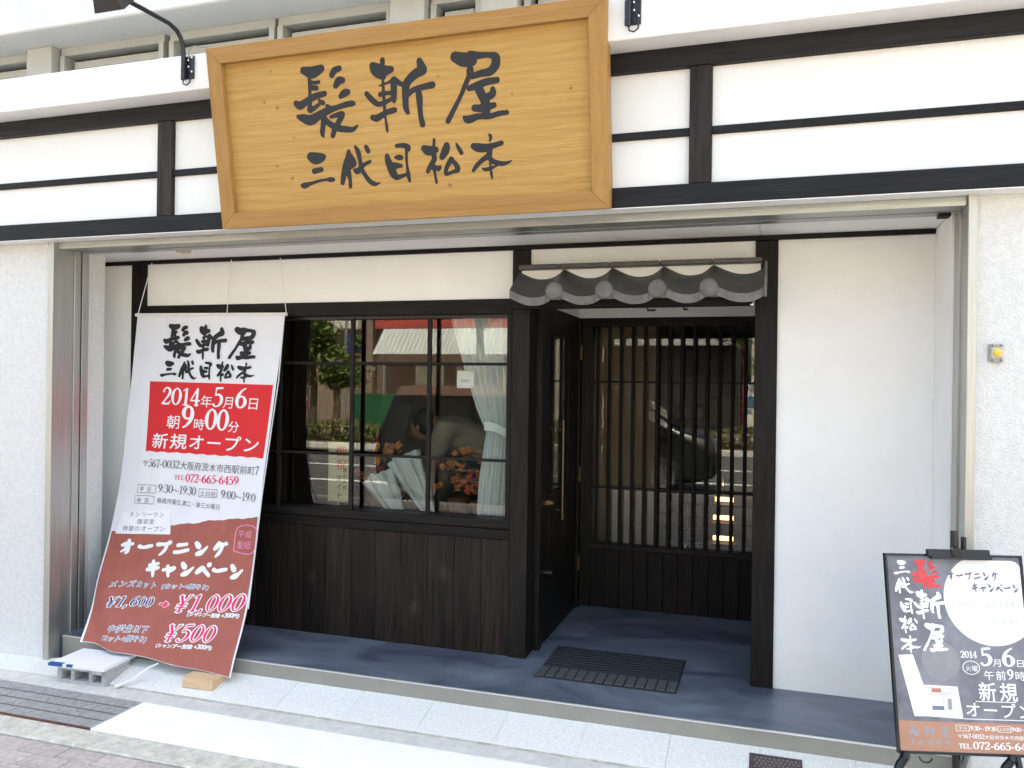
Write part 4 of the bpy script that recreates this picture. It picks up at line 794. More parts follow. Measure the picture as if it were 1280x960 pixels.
pslab('backing', 0.004, .996, .003, .997, -0.012, -0.002, black_m)
post_bg = mat('poster_grey', (0.19, 0.19, 0.22), 0.3, noise=0.38, nscale=6)
po = pslab('poster', 0.010, .990, .008, .992, -0.0018, 0.0, post_bg)
fm = mat('poster_frame_black', (0.01, 0.011, 0.015), 0.35)
for nm, a in (('frame_edge', (-0.006, 0.010, -.004, 1.004)), ('frame_edge', (.990, 1.006, -.004, 1.004)), ('frame_edge', (.0102, .9898, -.004, .008)), ('frame_edge', (.0102, .9898, .992, 1.004))): pslab(nm, *a, -0.014, 0.005, fm)
pslab('orange_band', .012, .988, .010, .155, .0004, .0008, mat('poster_orange', (0.46, 0.23, 0.15), 0.4, noise=0.06, nscale=8))
def ppoly(name, pts, m, off): return MB().add([pf(a, b, off) for a, b in pts], [tuple(range(len(pts)))]).build(name, m, EA)
pshine = mat('poster_white', (0.86, 0.86, 0.86), 0.4)
ppoly('white_disc', [(min(.986, .755+.345*math.cos(2*math.pi*k/72)), min(.975, .775+.238*math.sin(2*math.pi*k/72))) for k in range(72)], pshine, .0006)
ppoly('faint_moon', [(.35+.14*math.cos(2*math.pi*k/40), .455+.098*math.sin(2*math.pi*k/40)) for k in range(40)], mat('poster_moon', (0.27, 0.27, 0.29), 0.4, noise=.1), .0006)
def plogo(keys, m, place, fat=0, off=.0012):
    for k in keys:
        a = np.array([p for s_ in LOGO[k] for p in s_]); x0, x1 = (a[:, 0]-a[:, 2]).min(), (a[:, 0]+a[:, 2]).max(); y0, y1 = (a[:, 1]-a[:, 2]).min(), (a[:, 1]+a[:, 2]).max()
        s0, s1, t0, t1 = place[k]
        logo_mesh('lettering', [k], m, EA, pf, lambda q, x, y: (s0+(s1-s0)*(x-x0)/(x1-x0), t0+(t1-t0)*(y-y0)/(y1-y0)), off, fat)
plogo(['kami'], pr_lred if False else mat('poster_red_ink', (0.72, 0.05, 0.06), 0.5), {'kami': (.185, .395, .822, .970)}, 3)
plogo(['kiru', 'ya'], pshine, {'kiru': (.185, .415, .665, .815), 'ya': (.230, .410, .500, .645)}, 4)
plogo(['san', 'dai', 'me', 'matsu', 'moto'], pshine, {'san': (.055, .175, .893, .968), 'dai': (.055, .195, .795, .880), 'me': (.085, .180, .690, .770), 'matsu': (.070, .205, .590, .680), 'moto': (.070, .215, .490, .580)}, 2)
def pt(text, m, s0, t0, s1, t1, h, style='mix', fat=0, sizes=None, gap=0, off=.0014):
    return print_run('lettering', run(text, style, fat, sizes, gap), m, EA, pf, s0, t0, s1, t1, h, off)
pt('オープニング', pr_gry, .45, .868, .835, .868, .046, 'brush', gap=20); pt('キャンペーン', pr_gry, .62, .808, .975, .808, .046, 'brush', gap=14)
pt('1,600', pr_pale, .46, .735, .62, .735, .030); pt('Y1,000', pr_pale, .70, .722, .955, .722, .055); pt('Y500', pr_pale, .74, .640, .93, .640, .048)
pt('オープン記念', pr_pale, .55, .932, .80, .932, .020)
pt('2014', pshine, .495, .475, .615, .475, .034, fat=2); pt('5月6日', pshine, .635, .438, .955, .438, .052, fat=2, sizes=[1.75, .8, 1.75, .8])
V, Fc = ink([[(50+46*math.cos(a/16*6.2832), 50+46*math.sin(a/16*6.2832), 2.5) for a in range(17)]], 2.0); MB().add([pf(.500+x/100*.13, .390+y/100*.072, .0014) for x, y in V], Fc).build('ring', pshine, EA)
pt('火曜', pshine, .520, .410, .612, .410, .032, fat=1.5); pt('午前9時', pshine, .650, .372, .955, .372, .050, fat=2, gap=10)
pt('新規', pshine, .600, .272, .900, .272, .098, fat=4, gap=14); pt('オープン', pshine, .495, .190, .988, .185, .080, fat=3, gap=8)
for a in ((.575, .860, .258, .262), (.480, .985, .171, .175)): ppoly('rule', [(a[0], a[2]), (a[1], a[2]), (a[1], a[3]), (a[0], a[3])], pshine, .0014)
ppoly('white_strip', [(.045, .480), (.150, .485), (.275, .180), (.130, .178)], pshine, .0008); ppoly('white_card', [(.185, .335), (.455, .330), (.478, .172), (.205, .180)], pshine, .0012)
for i in range(11): pt('料金表御案内'[i % 6], pr_pale, .078+i*.012, .452-i*.026, .115+i*.012, .452-i*.026, .016, off=.0012)
cardm = mat('card_grey', (0.32, 0.32, 0.34), .5)
for a, m_ in (((.235, .430, .322, .3195), cardm), ((.235, .430, .300, .2975), cardm), ((.265, .335, .318, .300), mat('card_orange', (0.55, .2, .12), .5)), ((.262, .265, .290, .215), cardm), ((.345, .348, .290, .200), cardm), ((.262, .345, .232, .212), mat('card_blue', (.18, .18, .3), .5)), ((.375, .405, .270, .215), cardm), ((.262, .420, .290, .2875), cardm)):
    ppoly('card_print', [(a[0], a[3]), (a[1], a[3]), (a[1], a[2]), (a[0], a[2])], m_, .0016)
plogo(['kami', 'kiru', 'ya'], cardm, {'kami': (.080, .165, .080, .132), 'kiru': (.185, .275, .080, .132), 'ya': (.300, .375, .080, .132)}, 4)
plogo(['san', 'dai', 'me', 'matsu', 'moto'], cardm, {'san': (.080, .130, .040, .066), 'dai': (.140, .195, .040, .066), 'me': (.210, .250, .040, .066), 'matsu': (.265, .320, .040, .066), 'moto': (.330, .385, .040, .066)}, 3)
pt('平日', pshine, .432, .1215, .500, .1215, .016); pt('9:30〜19:30', pshine, .520, .118, .705, .118, .022, fat=2); pt('土日祝', pshine, .722, .1215, .80, .1215, .016); pt('9:00〜19:00', pshine, .812, .118, .986, .118, .022, fat=2)
for a in ((.420, .512, .114, .142), (.716, .806, .114, .142)):
    V, Fc = ink([[(0, 0, 2.5), (100, 0, 2.5)], [(100, 0, 2.5), (100, 60, 2.5)], [(100, 60, 2.5), (0, 60, 2.5)], [(0, 60, 2.5), (0, 0, 2.5)]], 2.5); MB().add([pf(a[0]+x/100*(a[1]-a[0]), a[2]+y/60*(a[3]-a[2]), .0014) for x, y in V], Fc).build('box_outline', pshine, EA)
pt('〒567-0032大阪府茨木市西駅前町7', pshine, .425, .079, .985, .079, .022, fat=1); pt('TEL.', pshine, .430, .030, .525, .030, .024, fat=2); pt('072-665-6459', pshine, .530, .028, .985, .028, .036, fat=1.5)
# easel hardware
pslab('clamp', .300, .760, .990, 1.030, 0.002, 0.022, black_m, EA, .003); pslab('clamp', .320, .770, .978, .994, 0.008, 0.026, black_m, EA, .003)
mt = Vector(pf(.53, 1.02, -0.012)); up = Vector((0, 0.10, 1)).normalized()
MB().tube([mt-up*0.9, mt+up*0.075], 0.014, 10).build('mast', black_m, EA, smooth=True)
MB().tube([mt+Vector((0, -.045, .005)), mt+Vector((0, -.01, .005))], 0.017, 14).build('knob', black_m, EA, smooth=True)
MB().tube([mt+Vector((.030, 0, -.02)), mt+Vector((.030, 0, .055))], 0.010, 8).build('slide_catch', black_m, EA)
for s_, foot in ((.06, (1.60, -1.22, -0.142)), (.85, (2.14, -1.25, -0.138)), (.5, (1.99, -0.62, -0.09))):
    top = Vector(pf(s_ if s_ != .5 else .5, .0, -0.02)); 
    MB().tube([Vector(pf(.5, .55, -.03)), top, Vector(foot)], [0.010, 0.012, 0.010], 8).build('leg', black_m, EA, smooth=True)
for s_ in (.055, .80):
    q = Vector(pf(s_, -.012, .0)); MB().tube([q+Vector((-.006, -.03, .012)), q, q+Vector((-.02, .0, -.035)), q+Vector((-.045, -.03, -.08))], [.009, .014, .016, .013], 8).build('foot_bracket', black_m, EA, smooth=True)
q = Vector(pf(.19, -.004, .0)); MB().tube([q+Vector((.02*math.cos(a), 0, -.012+.018*math.sin(a))) for a in [i*math.pi/8+math.pi for i in range(9)]], 0.003, 6).build('wire_loop', black_m, EA)
# ================================================================ behind the glass
CU = thing('curtain', 'white sheer curtain tied back at the right side of the shop window', 'curtain', (-0.25, 0.2, 0.8))
def cur(u, v):
    z = 0.70+1.20*v
    xl_ = float(np.interp(z, [0.70, 0.95, 1.18, 1.22, 1.35, 1.6, 1.90], [-0.350, -0.330, -0.300, -0.292, -0.350, -0.44, -0.535]))
    xr = float(np.interp(z, [0.70, 1.18, 1.3, 1.9], [-0.17, -0.16, -0.15, -0.14])); wd = xr-xl_
    return (xl_+wd*u, 0.135+min(.018, wd*.09)*math.sin(u*42+1.5*math.sin(z*4))+.006*math.sin(u*17+z*6), z)
MB().grid(cur, 90, 50).build('cloth', curtain_m, CU, smooth=True)
MB().grid(lambda u, v: (-0.30+0.15*u, 0.112-.008*math.sin(u*3.14), 1.235-.05*u+.05*v+.015*math.sin(u*3.14)), 12, 3).build('tieback', curtain_m, CU, smooth=True)
nt_ = box('paper_notice', -0.462, -0.362, 0.092, 0.093, 1.475, 1.575, mat('paper', (0.8, 0.8, 0.8), .7)); tag(nt_, 'small white paper notice stuck inside the window glass beside the curtain', 'notice')
print_run('lettering', run('営業中', fat=1), pr_gry, nt_, lambda a, b, o: (-0.44+a*.06, 0.0918, 1.51+b*.02), 0, 0, 1, 0, 1, 0)
# placard with red and black writing
PL = thing('placard', 'cream paper placard with red and black vertical writing standing inside the window', 'placard', (-1.37, 0.35, 0.7))
box('card', -1.444, -1.300, 0.35, 0.354, 0.735, 1.117, mat('cream_card', (0.75, 0.62, 0.36), .7), PL)
box('stick', -1.378, -1.366, 0.356, 0.362, 0.62, 0.734, mat('pale_stick', (.5, .42, .3), .6), PL)
for i, c in enumerate('御祝'): print_run('lettering', run(c, fat=2), pr_red, PL, lambda a, b, o, i=i: (-1.392+a*.08, 0.3492, 1.03-i*.085+b*.075), 0, 0, 1, 0, 1, 0)
for i, c in enumerate('理容店様'): print_run('lettering', run(c, fat=1), pr_blk, PL, lambda a, b, o, i=i: (-1.34+a*.03, 0.3492, .925-i*.036+b*.03), 0, 0, 1, 0, 1, 0)
for i, c in enumerate('エイト'): print_run('lettering', run(c, fat=2), pr_blk, PL, lambda a, b, o, i=i: (-1.388+a*.05, 0.3492, .87-i*.055+b*.045), 0, 0, 1, 0, 1, 0)
# wrapped bouquets and orange flowers
def bouquet(base, tip, r, label):
    T_ = thing('bouquet', label, 'bouquet', base, 'wrapped bouquets in the window')
    a, b = Vector(base), Vector(tip); d = (b-a).normalized(); u = d.cross(Vector((0, 1, 0))).normalized(); v = d.cross(u)
    n = 28
    MB().grid(lambda p, q: tuple(a+(b-a)*q+(u*math.cos(p*6.2832)+v*math.sin(p*6.2832))*(0.02+r*q**.8)*(1+.10*math.sin(p*6.2832*9)+.05*math.sin(p*40+q*9))), 60, 14).build('wrap', wrap_m, T_, smooth=True)
    fl = MB(); gr_ = MB(); rr = random.Random(int(base[0]*100))
    for k in range(16):
        c = b+u*rr.uniform(-r, r)*.7+v*rr.uniform(-r, r)*.7-d*rr.uniform(.0, .07)
        for j in range(6): 
            q = c+Vector((rr.uniform(-.02, .02), rr.uniform(-.02, .02), rr.uniform(-.02, .02))); fl.sphere(tuple(q), .016, 7, 5, (1, .6, .8))
        gr_.tube([tuple(a), tuple(c)], .003, 5)
    fl.build('blossoms', white, T_, smooth=True); gr_.build('stems', mat('stem_green', (.05, .12, .03), .7), T_)
bouquet((-0.98, 0.46, 0.62), (-1.14, 0.46, 0.90), .085, 'white flower bouquet in clear wrap leaning left in the window')
bouquet((-0.78, 0.52, 0.62), (-1.00, 0.52, 1.02), .085, 'taller white flower bouquet in clear wrap leaning right in the window')
def potted(c, h, fcol, label, n=64, leaf=(.05, .12, .03), size=.03):
    T_ = thing('potted_plant', label, 'plant', c); rr = random.Random(int(abs(c[0])*977))
    p = MB(); k_ = 16
    MB().tube([(c[0], c[1], c[2]), (c[0], c[1], c[2]+.12)], [.055, .075], 14).build('pot', mat('clay_pot', (.35, .15, .08), .7), T_, smooth=True)
    lv = MB(); fl = MB()
    for i in range(n):
        a = rr.uniform(0, 6.28); r = rr.uniform(.0, .16); z = c[2]+.14+rr.uniform(0, h); q = Vector((c[0]+r*math.cos(a), c[1]+r*math.sin(a), z)); d = Vector((math.cos(a), math.sin(a), rr.uniform(-.3, .8))).normalized(); s_ = d.cross(Vector((0, 0, 1))).normalized()*.018
        lv.add([q, q+d*.04+s_, q+d*.09, q+d*.04-s_], [(0, 1, 2, 3)])
        if fcol and i % 2 == 0:
            for j in range(6):
                w_ = 6.283*j/6+i; rr_ = rr.uniform(.010, .016); fl.sphere((q.x+rr_*math.cos(w_), q.y-.02+rr.uniform(-.006, .006), q.z+.03+rr_*math.sin(w_)), size*rr.uniform(.28, .42), 8, 6, (1, .5, 1))
    lv.build('foliage', mat('leaf_green', leaf, .6, noise=.3, nscale=15), T_)
    if fcol: fl.build('blossoms', mat('flower_petal', fcol, .6), T_, smooth=True)
table_m = wood('interior_table', (.07, .035, .02), (.12, .06, .035), 'x')
tb_ = thing('display_table', 'dark wooden display table behind the window holding the flowers', 'table', (-0.95, .7, 0)); box('top', -1.7, -.35, .40, 1.05, .585, .615, table_m, tb_, .003)
for x in (-1.65, -.40):
    for y in (.45, 1.0): box('leg', x-.025, x+.025, y-.025, y+.025, 0, .5845, table_m, tb_)
potted((-1.16, .75, .616), .30, (.80, .30, .08), 'orange flowering pot plant behind the left bouquet'); potted((-.72, .80, .616), .28, (.75, .25, .06), 'orange flowering pot plant behind the right bouquet'); potted((-.52, .70, .616), .16, (.6, .12, .05), 'low red flowering pot plant beside the curtain'); potted((-1.34, .85, .616), .12, (.7, .2, .1), 'small pot plant at the left end of the display table')
# person bending over the flowers, indoors
PE = thing('person', 'person in a beige shirt and dark trousers bending forward over the flowers inside', 'person', (-.75, 1.45, 0))
def skin(name, pts, edges, rad, m, parent, root=0, sub=2):
    me = bpy.data.meshes.new(name); me.from_pydata(pts, edges, []); o = bpy.data.objects.new(name, me); COL.objects.link(o); me.materials.append(m)
    md = o.modifiers.new('skin', 'SKIN'); md.use_smooth_shade = True
    for i, r in enumerate(rad): 
        sv_ = me.skin_vertices[0].data[i]; sv_.radius = (r, r) if not isinstance(r, tuple) else r; sv_.use_root = (i == root)
    sb = o.modifiers.new('sub', 'SUBSURF'); sb.levels = sub; sb.render_levels = sub
    if parent: attach(o, parent)
    return o
shirt = mat('beige_shirt', (.46, .40, .31), .85, noise=.06, nscale=12); trou = mat('dark_trousers', (.02, .02, .025), .85); skn = mat('skin', (.50, .30, .20), .55); hair = mat('black_hair', (.015, .012, .01), .5)
Y_ = 1.42
# pelvis 0, spine 1, chest 2, neck 3, head 4, shoulders/arms, legs
P_ = [(-.70, Y_, .93), (-.80, Y_, 1.08), (-.98, Y_, 1.20), (-1.12, Y_, 1.215), (-1.225, Y_, 1.20),
      (-1.02, Y_-.17, 1.17), (-1.06, Y_-.22, .93), (-1.12, Y_-.20, .72), (-1.02, Y_+.17, 1.17), (-1.08, Y_+.20, .93), (-1.16, Y_+.12, .73),
      (-.70, Y_-.09, .86), (-.76, Y_-.10, .46), (-.70, Y_-.10, .06), (-.70, Y_+.09, .86), (-.64, Y_+.10, .46), (-.60, Y_+.10, .06)]
E__ = [(0, 1), (1, 2), (2, 3), (3, 4), (2, 5), (5, 6), (6, 7), (2, 8), (8, 9), (9, 10), (0, 11), (11, 12), (12, 13), (0, 14), (14, 15), (15, 16)]
RD = [.125, .13, .135, .05, .045, .07, .045, .032, .07, .045, .032, .095, .06, .042, .095, .06, .042]
body = skin('body', P_, E__, RD, skn, PE)
skin('shirt', [P_[0], P_[1], P_[2], (-1.06, Y_, 1.21), P_[5], P_[6], P_[8], P_[9]], [(0, 1), (1, 2), (2, 3), (2, 4), (4, 5), (2, 6), (6, 7)], [.145, .15, .155, .08, .088, .066, .088, .066], shirt, PE)
skin('trousers', [(-.69, Y_, .92), P_[11], P_[12], (-.70, Y_-.10, .08), P_[14], P_[15], (-.60, Y_+.10, .08)], [(0, 1), (1, 2), (2, 3), (0, 4), (4, 5), (5, 6)], [.14, .11, .078, .06, .11, .078, .06], trou, PE)
hm = MB(); hm.sphere((-1.27, Y_, 1.17), .095, 16, 12, (.95, .82, 1.15)); hm.sphere((-1.35, Y_, 1.12), .022, 8, 6, (1, .7, .8)); hm.sphere((-1.265, Y_-.082, 1.165), .025, 8, 6, (.6, .4, 1)); hm.sphere((-1.265, Y_+.082, 1.165), .025, 8, 6, (.6, .4, 1)); hm.build('head', skn, PE, smooth=True)
hh_ = MB(); hh_.sphere((-1.245, Y_, 1.20), .104, 16, 12, (.98, .88, 1.1)); hh_.build('hair', hair, PE, smooth=True)
for s_ in (-1, 1):
    bx = -1.12 if s_ < 0 else -1.16; by = Y_-.20 if s_ < 0 else Y_+.12; bz = .72
    fm_ = MB(); fm_.sphere((bx-.01, by, bz-.045), .04, 10, 8, (.55, .9, 1.1))
    for j in range(4): fm_.tube([(bx-.012, by-.027+.018*j, bz-.07), (bx-.02, by-.028+.0185*j, bz-.105), (bx-.005, by-.028+.0185*j, bz-.125-.004*(j % 2))], [.009, .008, .006], 7)
    fm_.tube([(bx-.01, by-.035*s_, bz-.03), (bx-.035, by-.045*s_, bz-.06), (bx-.04, by-.04*s_, bz-.08)], [.01, .009, .007], 7); fm_.build('hand', skn, PE, smooth=True)
    fx = -.70 if s_ < 0 else -.60; fy = Y_+.10*s_
    MB().sphere((fx-.06, fy, .035), .05, 12, 8, (2.4, .9, .7)).build('shoe', trou, PE, smooth=True)
# barber chair, seen through the lattice
BC = thing('barber_chair', 'black barber chair with chrome arm rails seen through the lattice', 'chair', (.55, 3.1, 0))
leather = mat('black_leather', (.012, .012, .013), .35)
box('seat', .30, .82, 2.85, 3.35, .48, .60, leather, BC, .03); box('backrest', .32, .80, 3.34, 3.46, .62, 1.15, leather, BC, .03); box('headrest', .42, .70, 3.36, 3.45, 1.18, 1.34, leather, BC, .03)
for x in (.25, .86): 
    MB().tube([(x, 2.85, .60), (x, 2.83, .76), (x, 3.38, .78), (x, 3.40, .60)], .015, 8).build('arm_rail', chrome, BC, smooth=True); box('arm_pad', x-.035, x+.035, 2.90, 3.32, .795, .83, leather, BC, .01)
MB().tube([(.56, 3.1, .05), (.56, 3.1, .48)], .05, 14).tube([(.56, 3.1, 0), (.56, 3.1, .05)], [.27, .24], 24).build('pedestal', chrome, BC, smooth=True)
for z in (.30, .42, .54): MB().tube([(.30, 2.72, z-.12), (.82, 2.72, z-.12)], .010, 8).build('foot_bar', chrome, BC)
SHW = thing('wash_unit', 'white shampoo wash unit with a grey basin seat behind the lattice', 'wash unit', (.05, 3.0, 0)); box('cabinet', -.08, .19, 2.9, 3.2, 0, .36, white_pl, SHW, .01); box('basin', -.03, .15, 2.86, 2.899, .05, .22, mat('basin_grey', (.2, .2, .21), .4), SHW, .02)
potted((-.02, 2.9, .62), .14, None, 'bright green leafy plant on the low cabinet behind the lattice', 70, (.10, .32, .03)); cb_ = thing('low_cabinet', 'low brown cabinet under the green plant behind the lattice', 'cabinet', (-.1, 2.95, 0)); box('carcass', -.40, .12, 2.8, 2.858, .38, .60, brownw, cb_, .004) if False else box('carcass', -.30, .10, 3.25, 3.5, 0, .61, brownw, cb_, .004); box('top', -.31, .12, 2.84, 3.51, .6105, .619, brownw, cb_)
SF = thing('glow_shelf', 'invented dark shelf with three added glowing tubes at the right behind the lattice', 'shelf', (.95, 3.0, 0))
for z in (.16, .34, .50): box('shelf_board', .72, 1.25, 2.95, 3.2, z-.03, z-.015, table_m, SF); MB().tube([(.80, 3.05, z+.02), (.97, 3.05, z+.02)], .020, 10).build('lamp', added_glow, SF, smooth=True)  # glowing tubes invented to give the warm glows, no known lamps
for x in (.70, 1.251): box('side', x, x+.018, 2.95, 3.2, 0, .60, table_m, SF)
wc = thing('wooden_box_counter', 'brown wooden reception counter at the back behind the lattice', 'counter', (.95, 4.2, 0)); box('front', .55, 1.3, 4.1, 4.3, 0, 1.38, mat('warm_wood', (.28, .13, .05), .5, noise=.1), wc, .005); box('top', .52, 1.33, 4.06, 4.34, 1.381, 1.41, brownw, wc, .005)
# ================================================================ across the street (seen in the glass)
def leafy(name, label, cat, c, r, h, n, leaf, trunk=None, group=None, seed=1, size=.12):
    T_ = thing(name, label, cat, c, group); rr = random.Random(seed); V = []; Fc = []
    cl = [(rr.gauss(0, .42)*r[0], rr.gauss(0, .42)*r[1], h+rr.gauss(0, .42)*r[2], rr.uniform(.25, .55)*r[0]) for _ in range(14)]
    for i in range(n):
        a = cl[i % len(cl)]; q = Vector((c[0]+a[0]+rr.gauss(0, .5)*a[3], c[1]+a[1]+rr.gauss(0, .5)*a[3], c[2]+a[2]+rr.gauss(0, .45)*a[3]))
        d = Vector((rr.gauss(0, 1), rr.gauss(0, 1), rr.gauss(0, .6))).normalized(); s_ = d.cross(Vector((rr.gauss(0, 1), rr.gauss(0, 1), 1))).normalized(); z = size*rr.uniform(.6, 1.2); o = len(V)
        V += [q-d*z, q+s_*z*.4, q+d*z, q-s_*z*.4]; Fc.append((o, o+1, o+2, o+3))
    MB().add(V, Fc).build('crown', leaf, T_)
    if trunk:
        tr_ = MB(); tr_.tube([(c[0], c[1], c[2]), (c[0]+.05, c[1], c[2]+h*.5), (c[0]-.03, c[1], c[2]+h)], [.13, .10, .05], 10)
        for a in cl[:7]: tr_.tube([(c[0], c[1], c[2]+h*.6), (c[0]+a[0]*.5, c[1]+a[1]*.5, c[2]+a[2]*.9), (c[0]+a[0], c[1]+a[1], c[2]+a[2])], [.05, .035, .015], 6)
        tr_.build('trunk', trunk, T_, smooth=True)
    return T_
bark = mat('bark', (.12, .09, .06), .9, noise=.3, nscale=12); lf1 = mat('tree_leaf', (.10, .15, .025), .6, noise=.4, nscale=2); lf2 = mat('hedge_leaf', (.11, .11, .03), .6, noise=.4, nscale=2)
leafy('street_tree', 'green street tree before the brown building across the road', 'tree', (-11.6, -16.6, -.14), (1.0, .9, 1.5), 3.0, 2600, lf1, bark, 'street trees across the road', 3)
leafy('street_tree', 'bushy young tree beside the green board fence across the road', 'tree', (-10.6, -16.2, -.14), (.7, .7, .7), 2.0, 1300, lf1, bark, 'street trees across the road', 4)
leafy('street_tree', 'tall street tree nearest the dark storefront across the road', 'tree', (-5.6, -14.4, -.14), (1.3, 1.1, 1.3), 4.6, 2600, mat('tree_leaf_olive', (.10, .085, .02), .6, noise=.4, nscale=2), bark, 'street trees across the road', 8)
leafy('street_tree', 'green street tree right of the dark storefront across the road', 'tree', (1.4, -16.4, -.14), (1.0, .9, 1.6), 3.2, 2600, lf1, bark, 'street trees across the road', 5)
hd_ = thing('hedge', 'low clipped azalea hedge along the far kerb', 'hedge', (-6, -16, -.14)); V = []; Fc = []; rr = random.Random(5)
for i in range(16000):
    x = rr.uniform(-17, 5); z = rr.uniform(.0, .62)*(.75+.25*math.sin(x*1.7)); q = Vector((x, -15.9+rr.gauss(0, .25), -.14+z)); d = Vector((rr.gauss(0, 1), rr.gauss(0, 1), rr.gauss(0, .7))).normalized(); s_ = d.cross(Vector((rr.gauss(0, 1), .3, 1))).normalized(); o = len(V); V += [q-d*.06, q+s_*.03, q+d*.06, q-s_*.03]; Fc.append((o, o+1, o+2, o+3))
MB().add(V, Fc).build('foliage', lf2, hd_)
bl_ = MB()
for i in range(160): bl_.sphere((rr.uniform(-13.6, -11.2), -15.5+rr.uniform(-.3, .1), rr.uniform(.3, .95)), .05, 6, 4)
bl_.build('blossoms', mat('red_azalea', (.6, .05, .04), .6), hd_)
# corrugated awning building
BA = thing('red_banded_shop', 'low shop with red band and grey corrugated awning across the road', 'building', (-9.5, -26, -.15))
box('wall', -13.6, -6.0, -27.5, -24.6, -.2, 6.5, mat('brown_shopfront', (.16, .10, .07), .8, noise=.1), BA); box('red_band', -13.5, -6.0, -24.59, -24.2, 3.62, 4.9, mat('red_paint', (.42, .06, .045), .6, noise=.08), BA)
mb = MB(); n = 300
mb.grid(lambda u, v: (-13.0+7.0*u, -23.05-(1-v)*0.0-v*.9+.03*math.sin(u*n*.8), 2.58+v*1.0), 600, 1); mb.build('corrugated_awning', mat('galvanised_sheet', (.42, .44, .43), .5, metal=.3), BA)
for x in (-11.9, -10.2, -8.3): box('shutter', x, x+1.2, -24.6+.01, -24.52, -.1, 2.3, mat('cream_shutter', (.62, .56, .42), .7), BA, .01)
for x in (-12.6, -6.6): box('awning_post', x-.04, x+.04, -23.3, -23.2, -.15, 2.6, mat('grey_post', (.3, .3, .3), .5, metal=.5), BA)
bb = thing('brown_block', 'tall brown apartment block with pale balconies across the road', 'building', (-18, -26, -.15)); box('wall', -26, -13.7, -30, -24.4, -.2, 11, mat('brown_tile_wall', (.22, .16, .12), .8, noise=.08), bb)
for z in (3.6, 6.4):
    for x in (-24, -20, -16.4): box('balcony', x, x+2.4, -24.39, -23.8, z, z+.9, mat('cream_balcony', (.6, .57, .48), .7), bb, .01); box('window', x+.3, x+2.1, -24.39, -24.36, z+1.0, z+2.0, mat('far_glass', (.05, .06, .07), .1), bb)
ds = thing('dark_storefront', 'dark fronted shop with a grey soffit band across the road', 'building', (-2.8, -26, -.15)); box('wall', -5.8, .2, -29, -24.6, -.2, 7.5, mat('dark_shopfront', (.005, .005, .005), .7), ds); box('soffit_band', -5.7, .1, -24.59, -24.0, 3.05, 3.45, mat('grey_band', (.30, .30, .29), .7), ds); box('upper_wall', -5.79, .19, -24.59, -24.5, 4.2, 7.4, mat('upper_brown', (.20, .14, .10), .8), ds)
bp = thing('beige_block', 'pale apartment block behind the trees across the road', 'building', (6, -28, -.15)); box('wall', .6, 14, -33, -26, -.2, 9, mat('beige_wall', (.55, .5, .42), .8), bp)
for z in (1.2, 3.9, 6.6):
    for k in range(4): box('window', 1.6+k*3, 3.2+k*3, -25.99, -25.9, z, z+1.3, MATS['far_glass'], bp)
gf = thing('green_board', 'green construction board fence behind the hedge across the road', 'fence', (-10.6, -19, -.15))
for k in range(4): box('board', -11.35+k*.45, -10.92+k*.45, -18.6, -18.55, -.14, 1.15, mat('green_paint', (.025, .12, .055), .5), gf, .005)
bs = thing('blue_sign', 'blue parking sign on a pole across the road', 'sign', (-12.0, -20, -.15)); box('panel', -12.35, -11.85, -20.0, -19.94, 2.5, 3.1, mat('blue_paint', (.03, .04, .22), .4), bs, .01); box('pole', -12.9+.45, -12.38, -20.02, -19.96, -.15, 3.6, MATS['grey_post'], bs)
print_run('lettering', run('P', fat=3), pr_wht, bs, lambda a, b, o: (-11.95-a*.3, -19.935, 2.6+b*.4), 0, 0, 1, 0, 1, 0)
ws = thing('white_blue_sign', 'white and blue roadside sign on a red pole across the road', 'sign', (.55, -15.5, -.15)); box('panel', .62, 1.6, -16.9, -16.84, .75, 1.65, white_pl, ws, .01); box('stripe', .64, 1.58, -16.839, -16.83, .95, 1.25, mat('sky_blue', (.2, .45, .6), .5), ws); box('pole', .54, .59, -16.92, -16.84, -.15, 3.6, mat('red_pole', (.30, .03, .03), .5), ws)
# parked minivan at the near kerb
VN = thing('minivan', 'dark minivan parked at the kerb behind the camera', 'car', (-2.0, -7.1, -.285))
vp = mat('dark_car_paint', (.008, .009, .011), .3); vg = mat('car_glass', (.01, .012, .012), .04)
def van_prof(y0, y1, pts, inset_top):
    n = len(pts); mb = MB(); a = [(x, y0-(inset_top if z > .95 else 0)*(z-.95)/.5, z-.285) for x, z in pts]; b = [(x, y1+(inset_top if z > .95 else 0)*(z-.95)/.5, z-.285) for x, z in pts]
    mb.add(a+b, [tuple(range(n)), tuple(range(n, 2*n))[::-1]]+[(k, k+n, (k+1) % n+n, (k+1) % n) for k in range(n)]); return mb
prof_ = [(-4.30, .35), (-4.33, .75), (-4.29, 1.05), (-4.16, 1.62), (-3.95, 1.72), (-1.6, 1.74), (-.95, 1.66), (-.15, 1.10), (.38, .95), (.48, .70), (.46, .35), (.1, .25), (-.25, .25), (-3.1, .25), (-3.9, .25)]
van_prof(-6.42, -8.08, prof_, .22).build('body', vp, VN, .04, smooth=True)
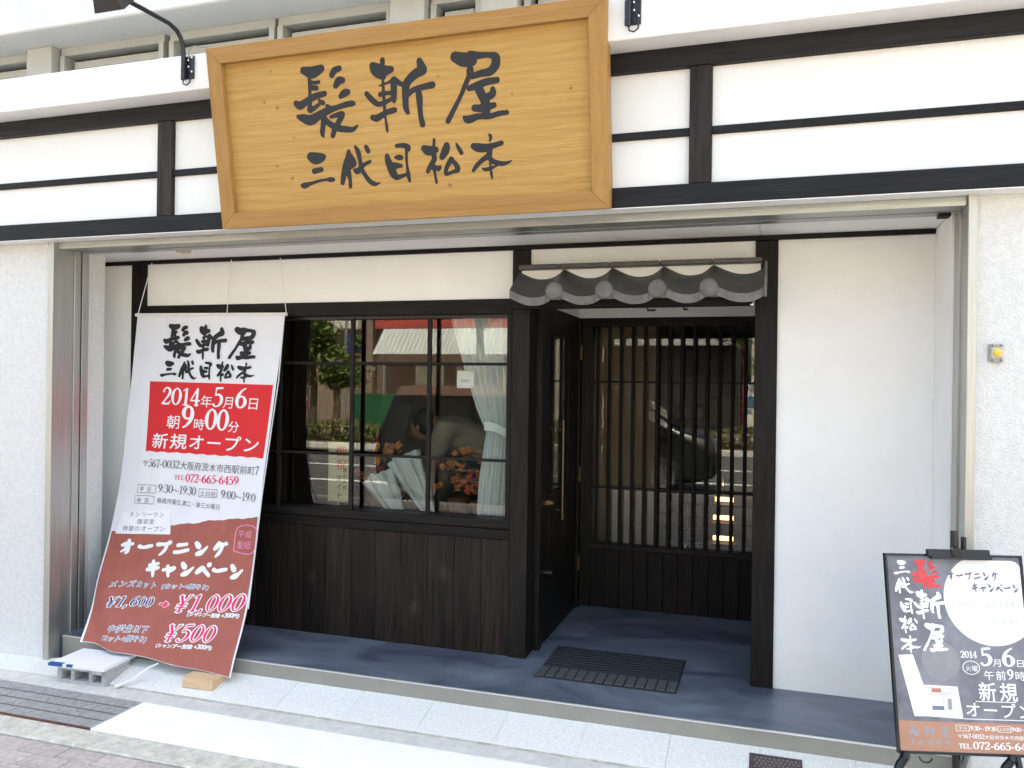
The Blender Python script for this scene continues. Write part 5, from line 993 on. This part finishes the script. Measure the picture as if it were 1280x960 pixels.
MB().hexa([(-4.10, -6.600, 1.315), (-1.15, -6.600, 1.315), (-1.15, -6.64, 1.315), (-4.10, -6.64, 1.315)], [(-4.02, -6.655, 1.452), (-1.3, -6.655, 1.452), (-1.3, -6.69, 1.452), (-4.02, -6.69, 1.452)]).build('roof_side', MATS['bronze_roof'] if 'bronze_roof' in MATS else mat('bronze_roof', (.16, .085, .055), .35, coat=1), VN, .01)
box('roof_panel', -3.9, -1.2, -7.80, -6.70, 1.445, 1.475, MATS['bronze_roof'], VN, .012)
for x0, x1, t0 in ((-3.85, -2.85, 0), (-2.78, -1.75, 0)): MB().hexa([(x0, -6.445, .72), (x1, -6.445, .72), (x1, -6.44, .70), (x0, -6.44, .70)], [(x0+.1, -6.585, 1.30), (x1, -6.585, 1.30), (x1, -6.60, 1.30), (x0+.1, -6.60, 1.30)]).build('side_window', vg, VN)
MB().hexa([(-1.68, -6.445, .72), (-.25, -6.445, .72), (-.25, -6.44, .70), (-1.68, -6.44, .70)], [(-1.68, -6.585, 1.30), (-1.05, -6.585, 1.26), (-1.05, -6.60, 1.26), (-1.68, -6.60, 1.30)]).build('side_window', vg, VN)
MB().hexa([(-.12, -6.62, .83), (-.12, -7.88, .83), (-.10, -7.88, .82), (-.10, -6.62, .82)], [(-.92, -6.72, 1.35), (-.92, -7.78, 1.35), (-.90, -7.78, 1.36), (-.90, -6.72, 1.36)]).build('windscreen', vg, VN)
for x in (-3.45, -.35):
    for y in (-6.50, -8.0):
        wh = MB().tube([(x, y-.10, .035), (x, y+.10, .035)], .32, 28).build('wheel', mat('tyre_rubber', (.02, .02, .02), .8) if 'tyre_rubber' not in MATS else MATS['tyre_rubber'], VN, .02)
        MB().tube([(x, y+.101, .035), (x, y+.112, .035)], .20, 20).build('rim', chrome, wh)
MB().sphere((.36, -6.62, .42), .10, 10, 8, (1, 1.6, .8)).build('headlight', mat('lamp_clear', (.7, .7, .7), .1), VN, smooth=True)
MB().box(-4.34, -4.30, -6.60, -6.52, .45, .70).build('tail_light', mat('red_lens', (.4, .01, .01), .2), VN, .01)
for z in (.10, .25): box('trim', -3.0, -.8, -6.418, -6.405, z, z+.02, chrome, VN)
box('door_handle', -2.70, -2.52, -6.43, -6.40, .52, .55, chrome, VN, .004)
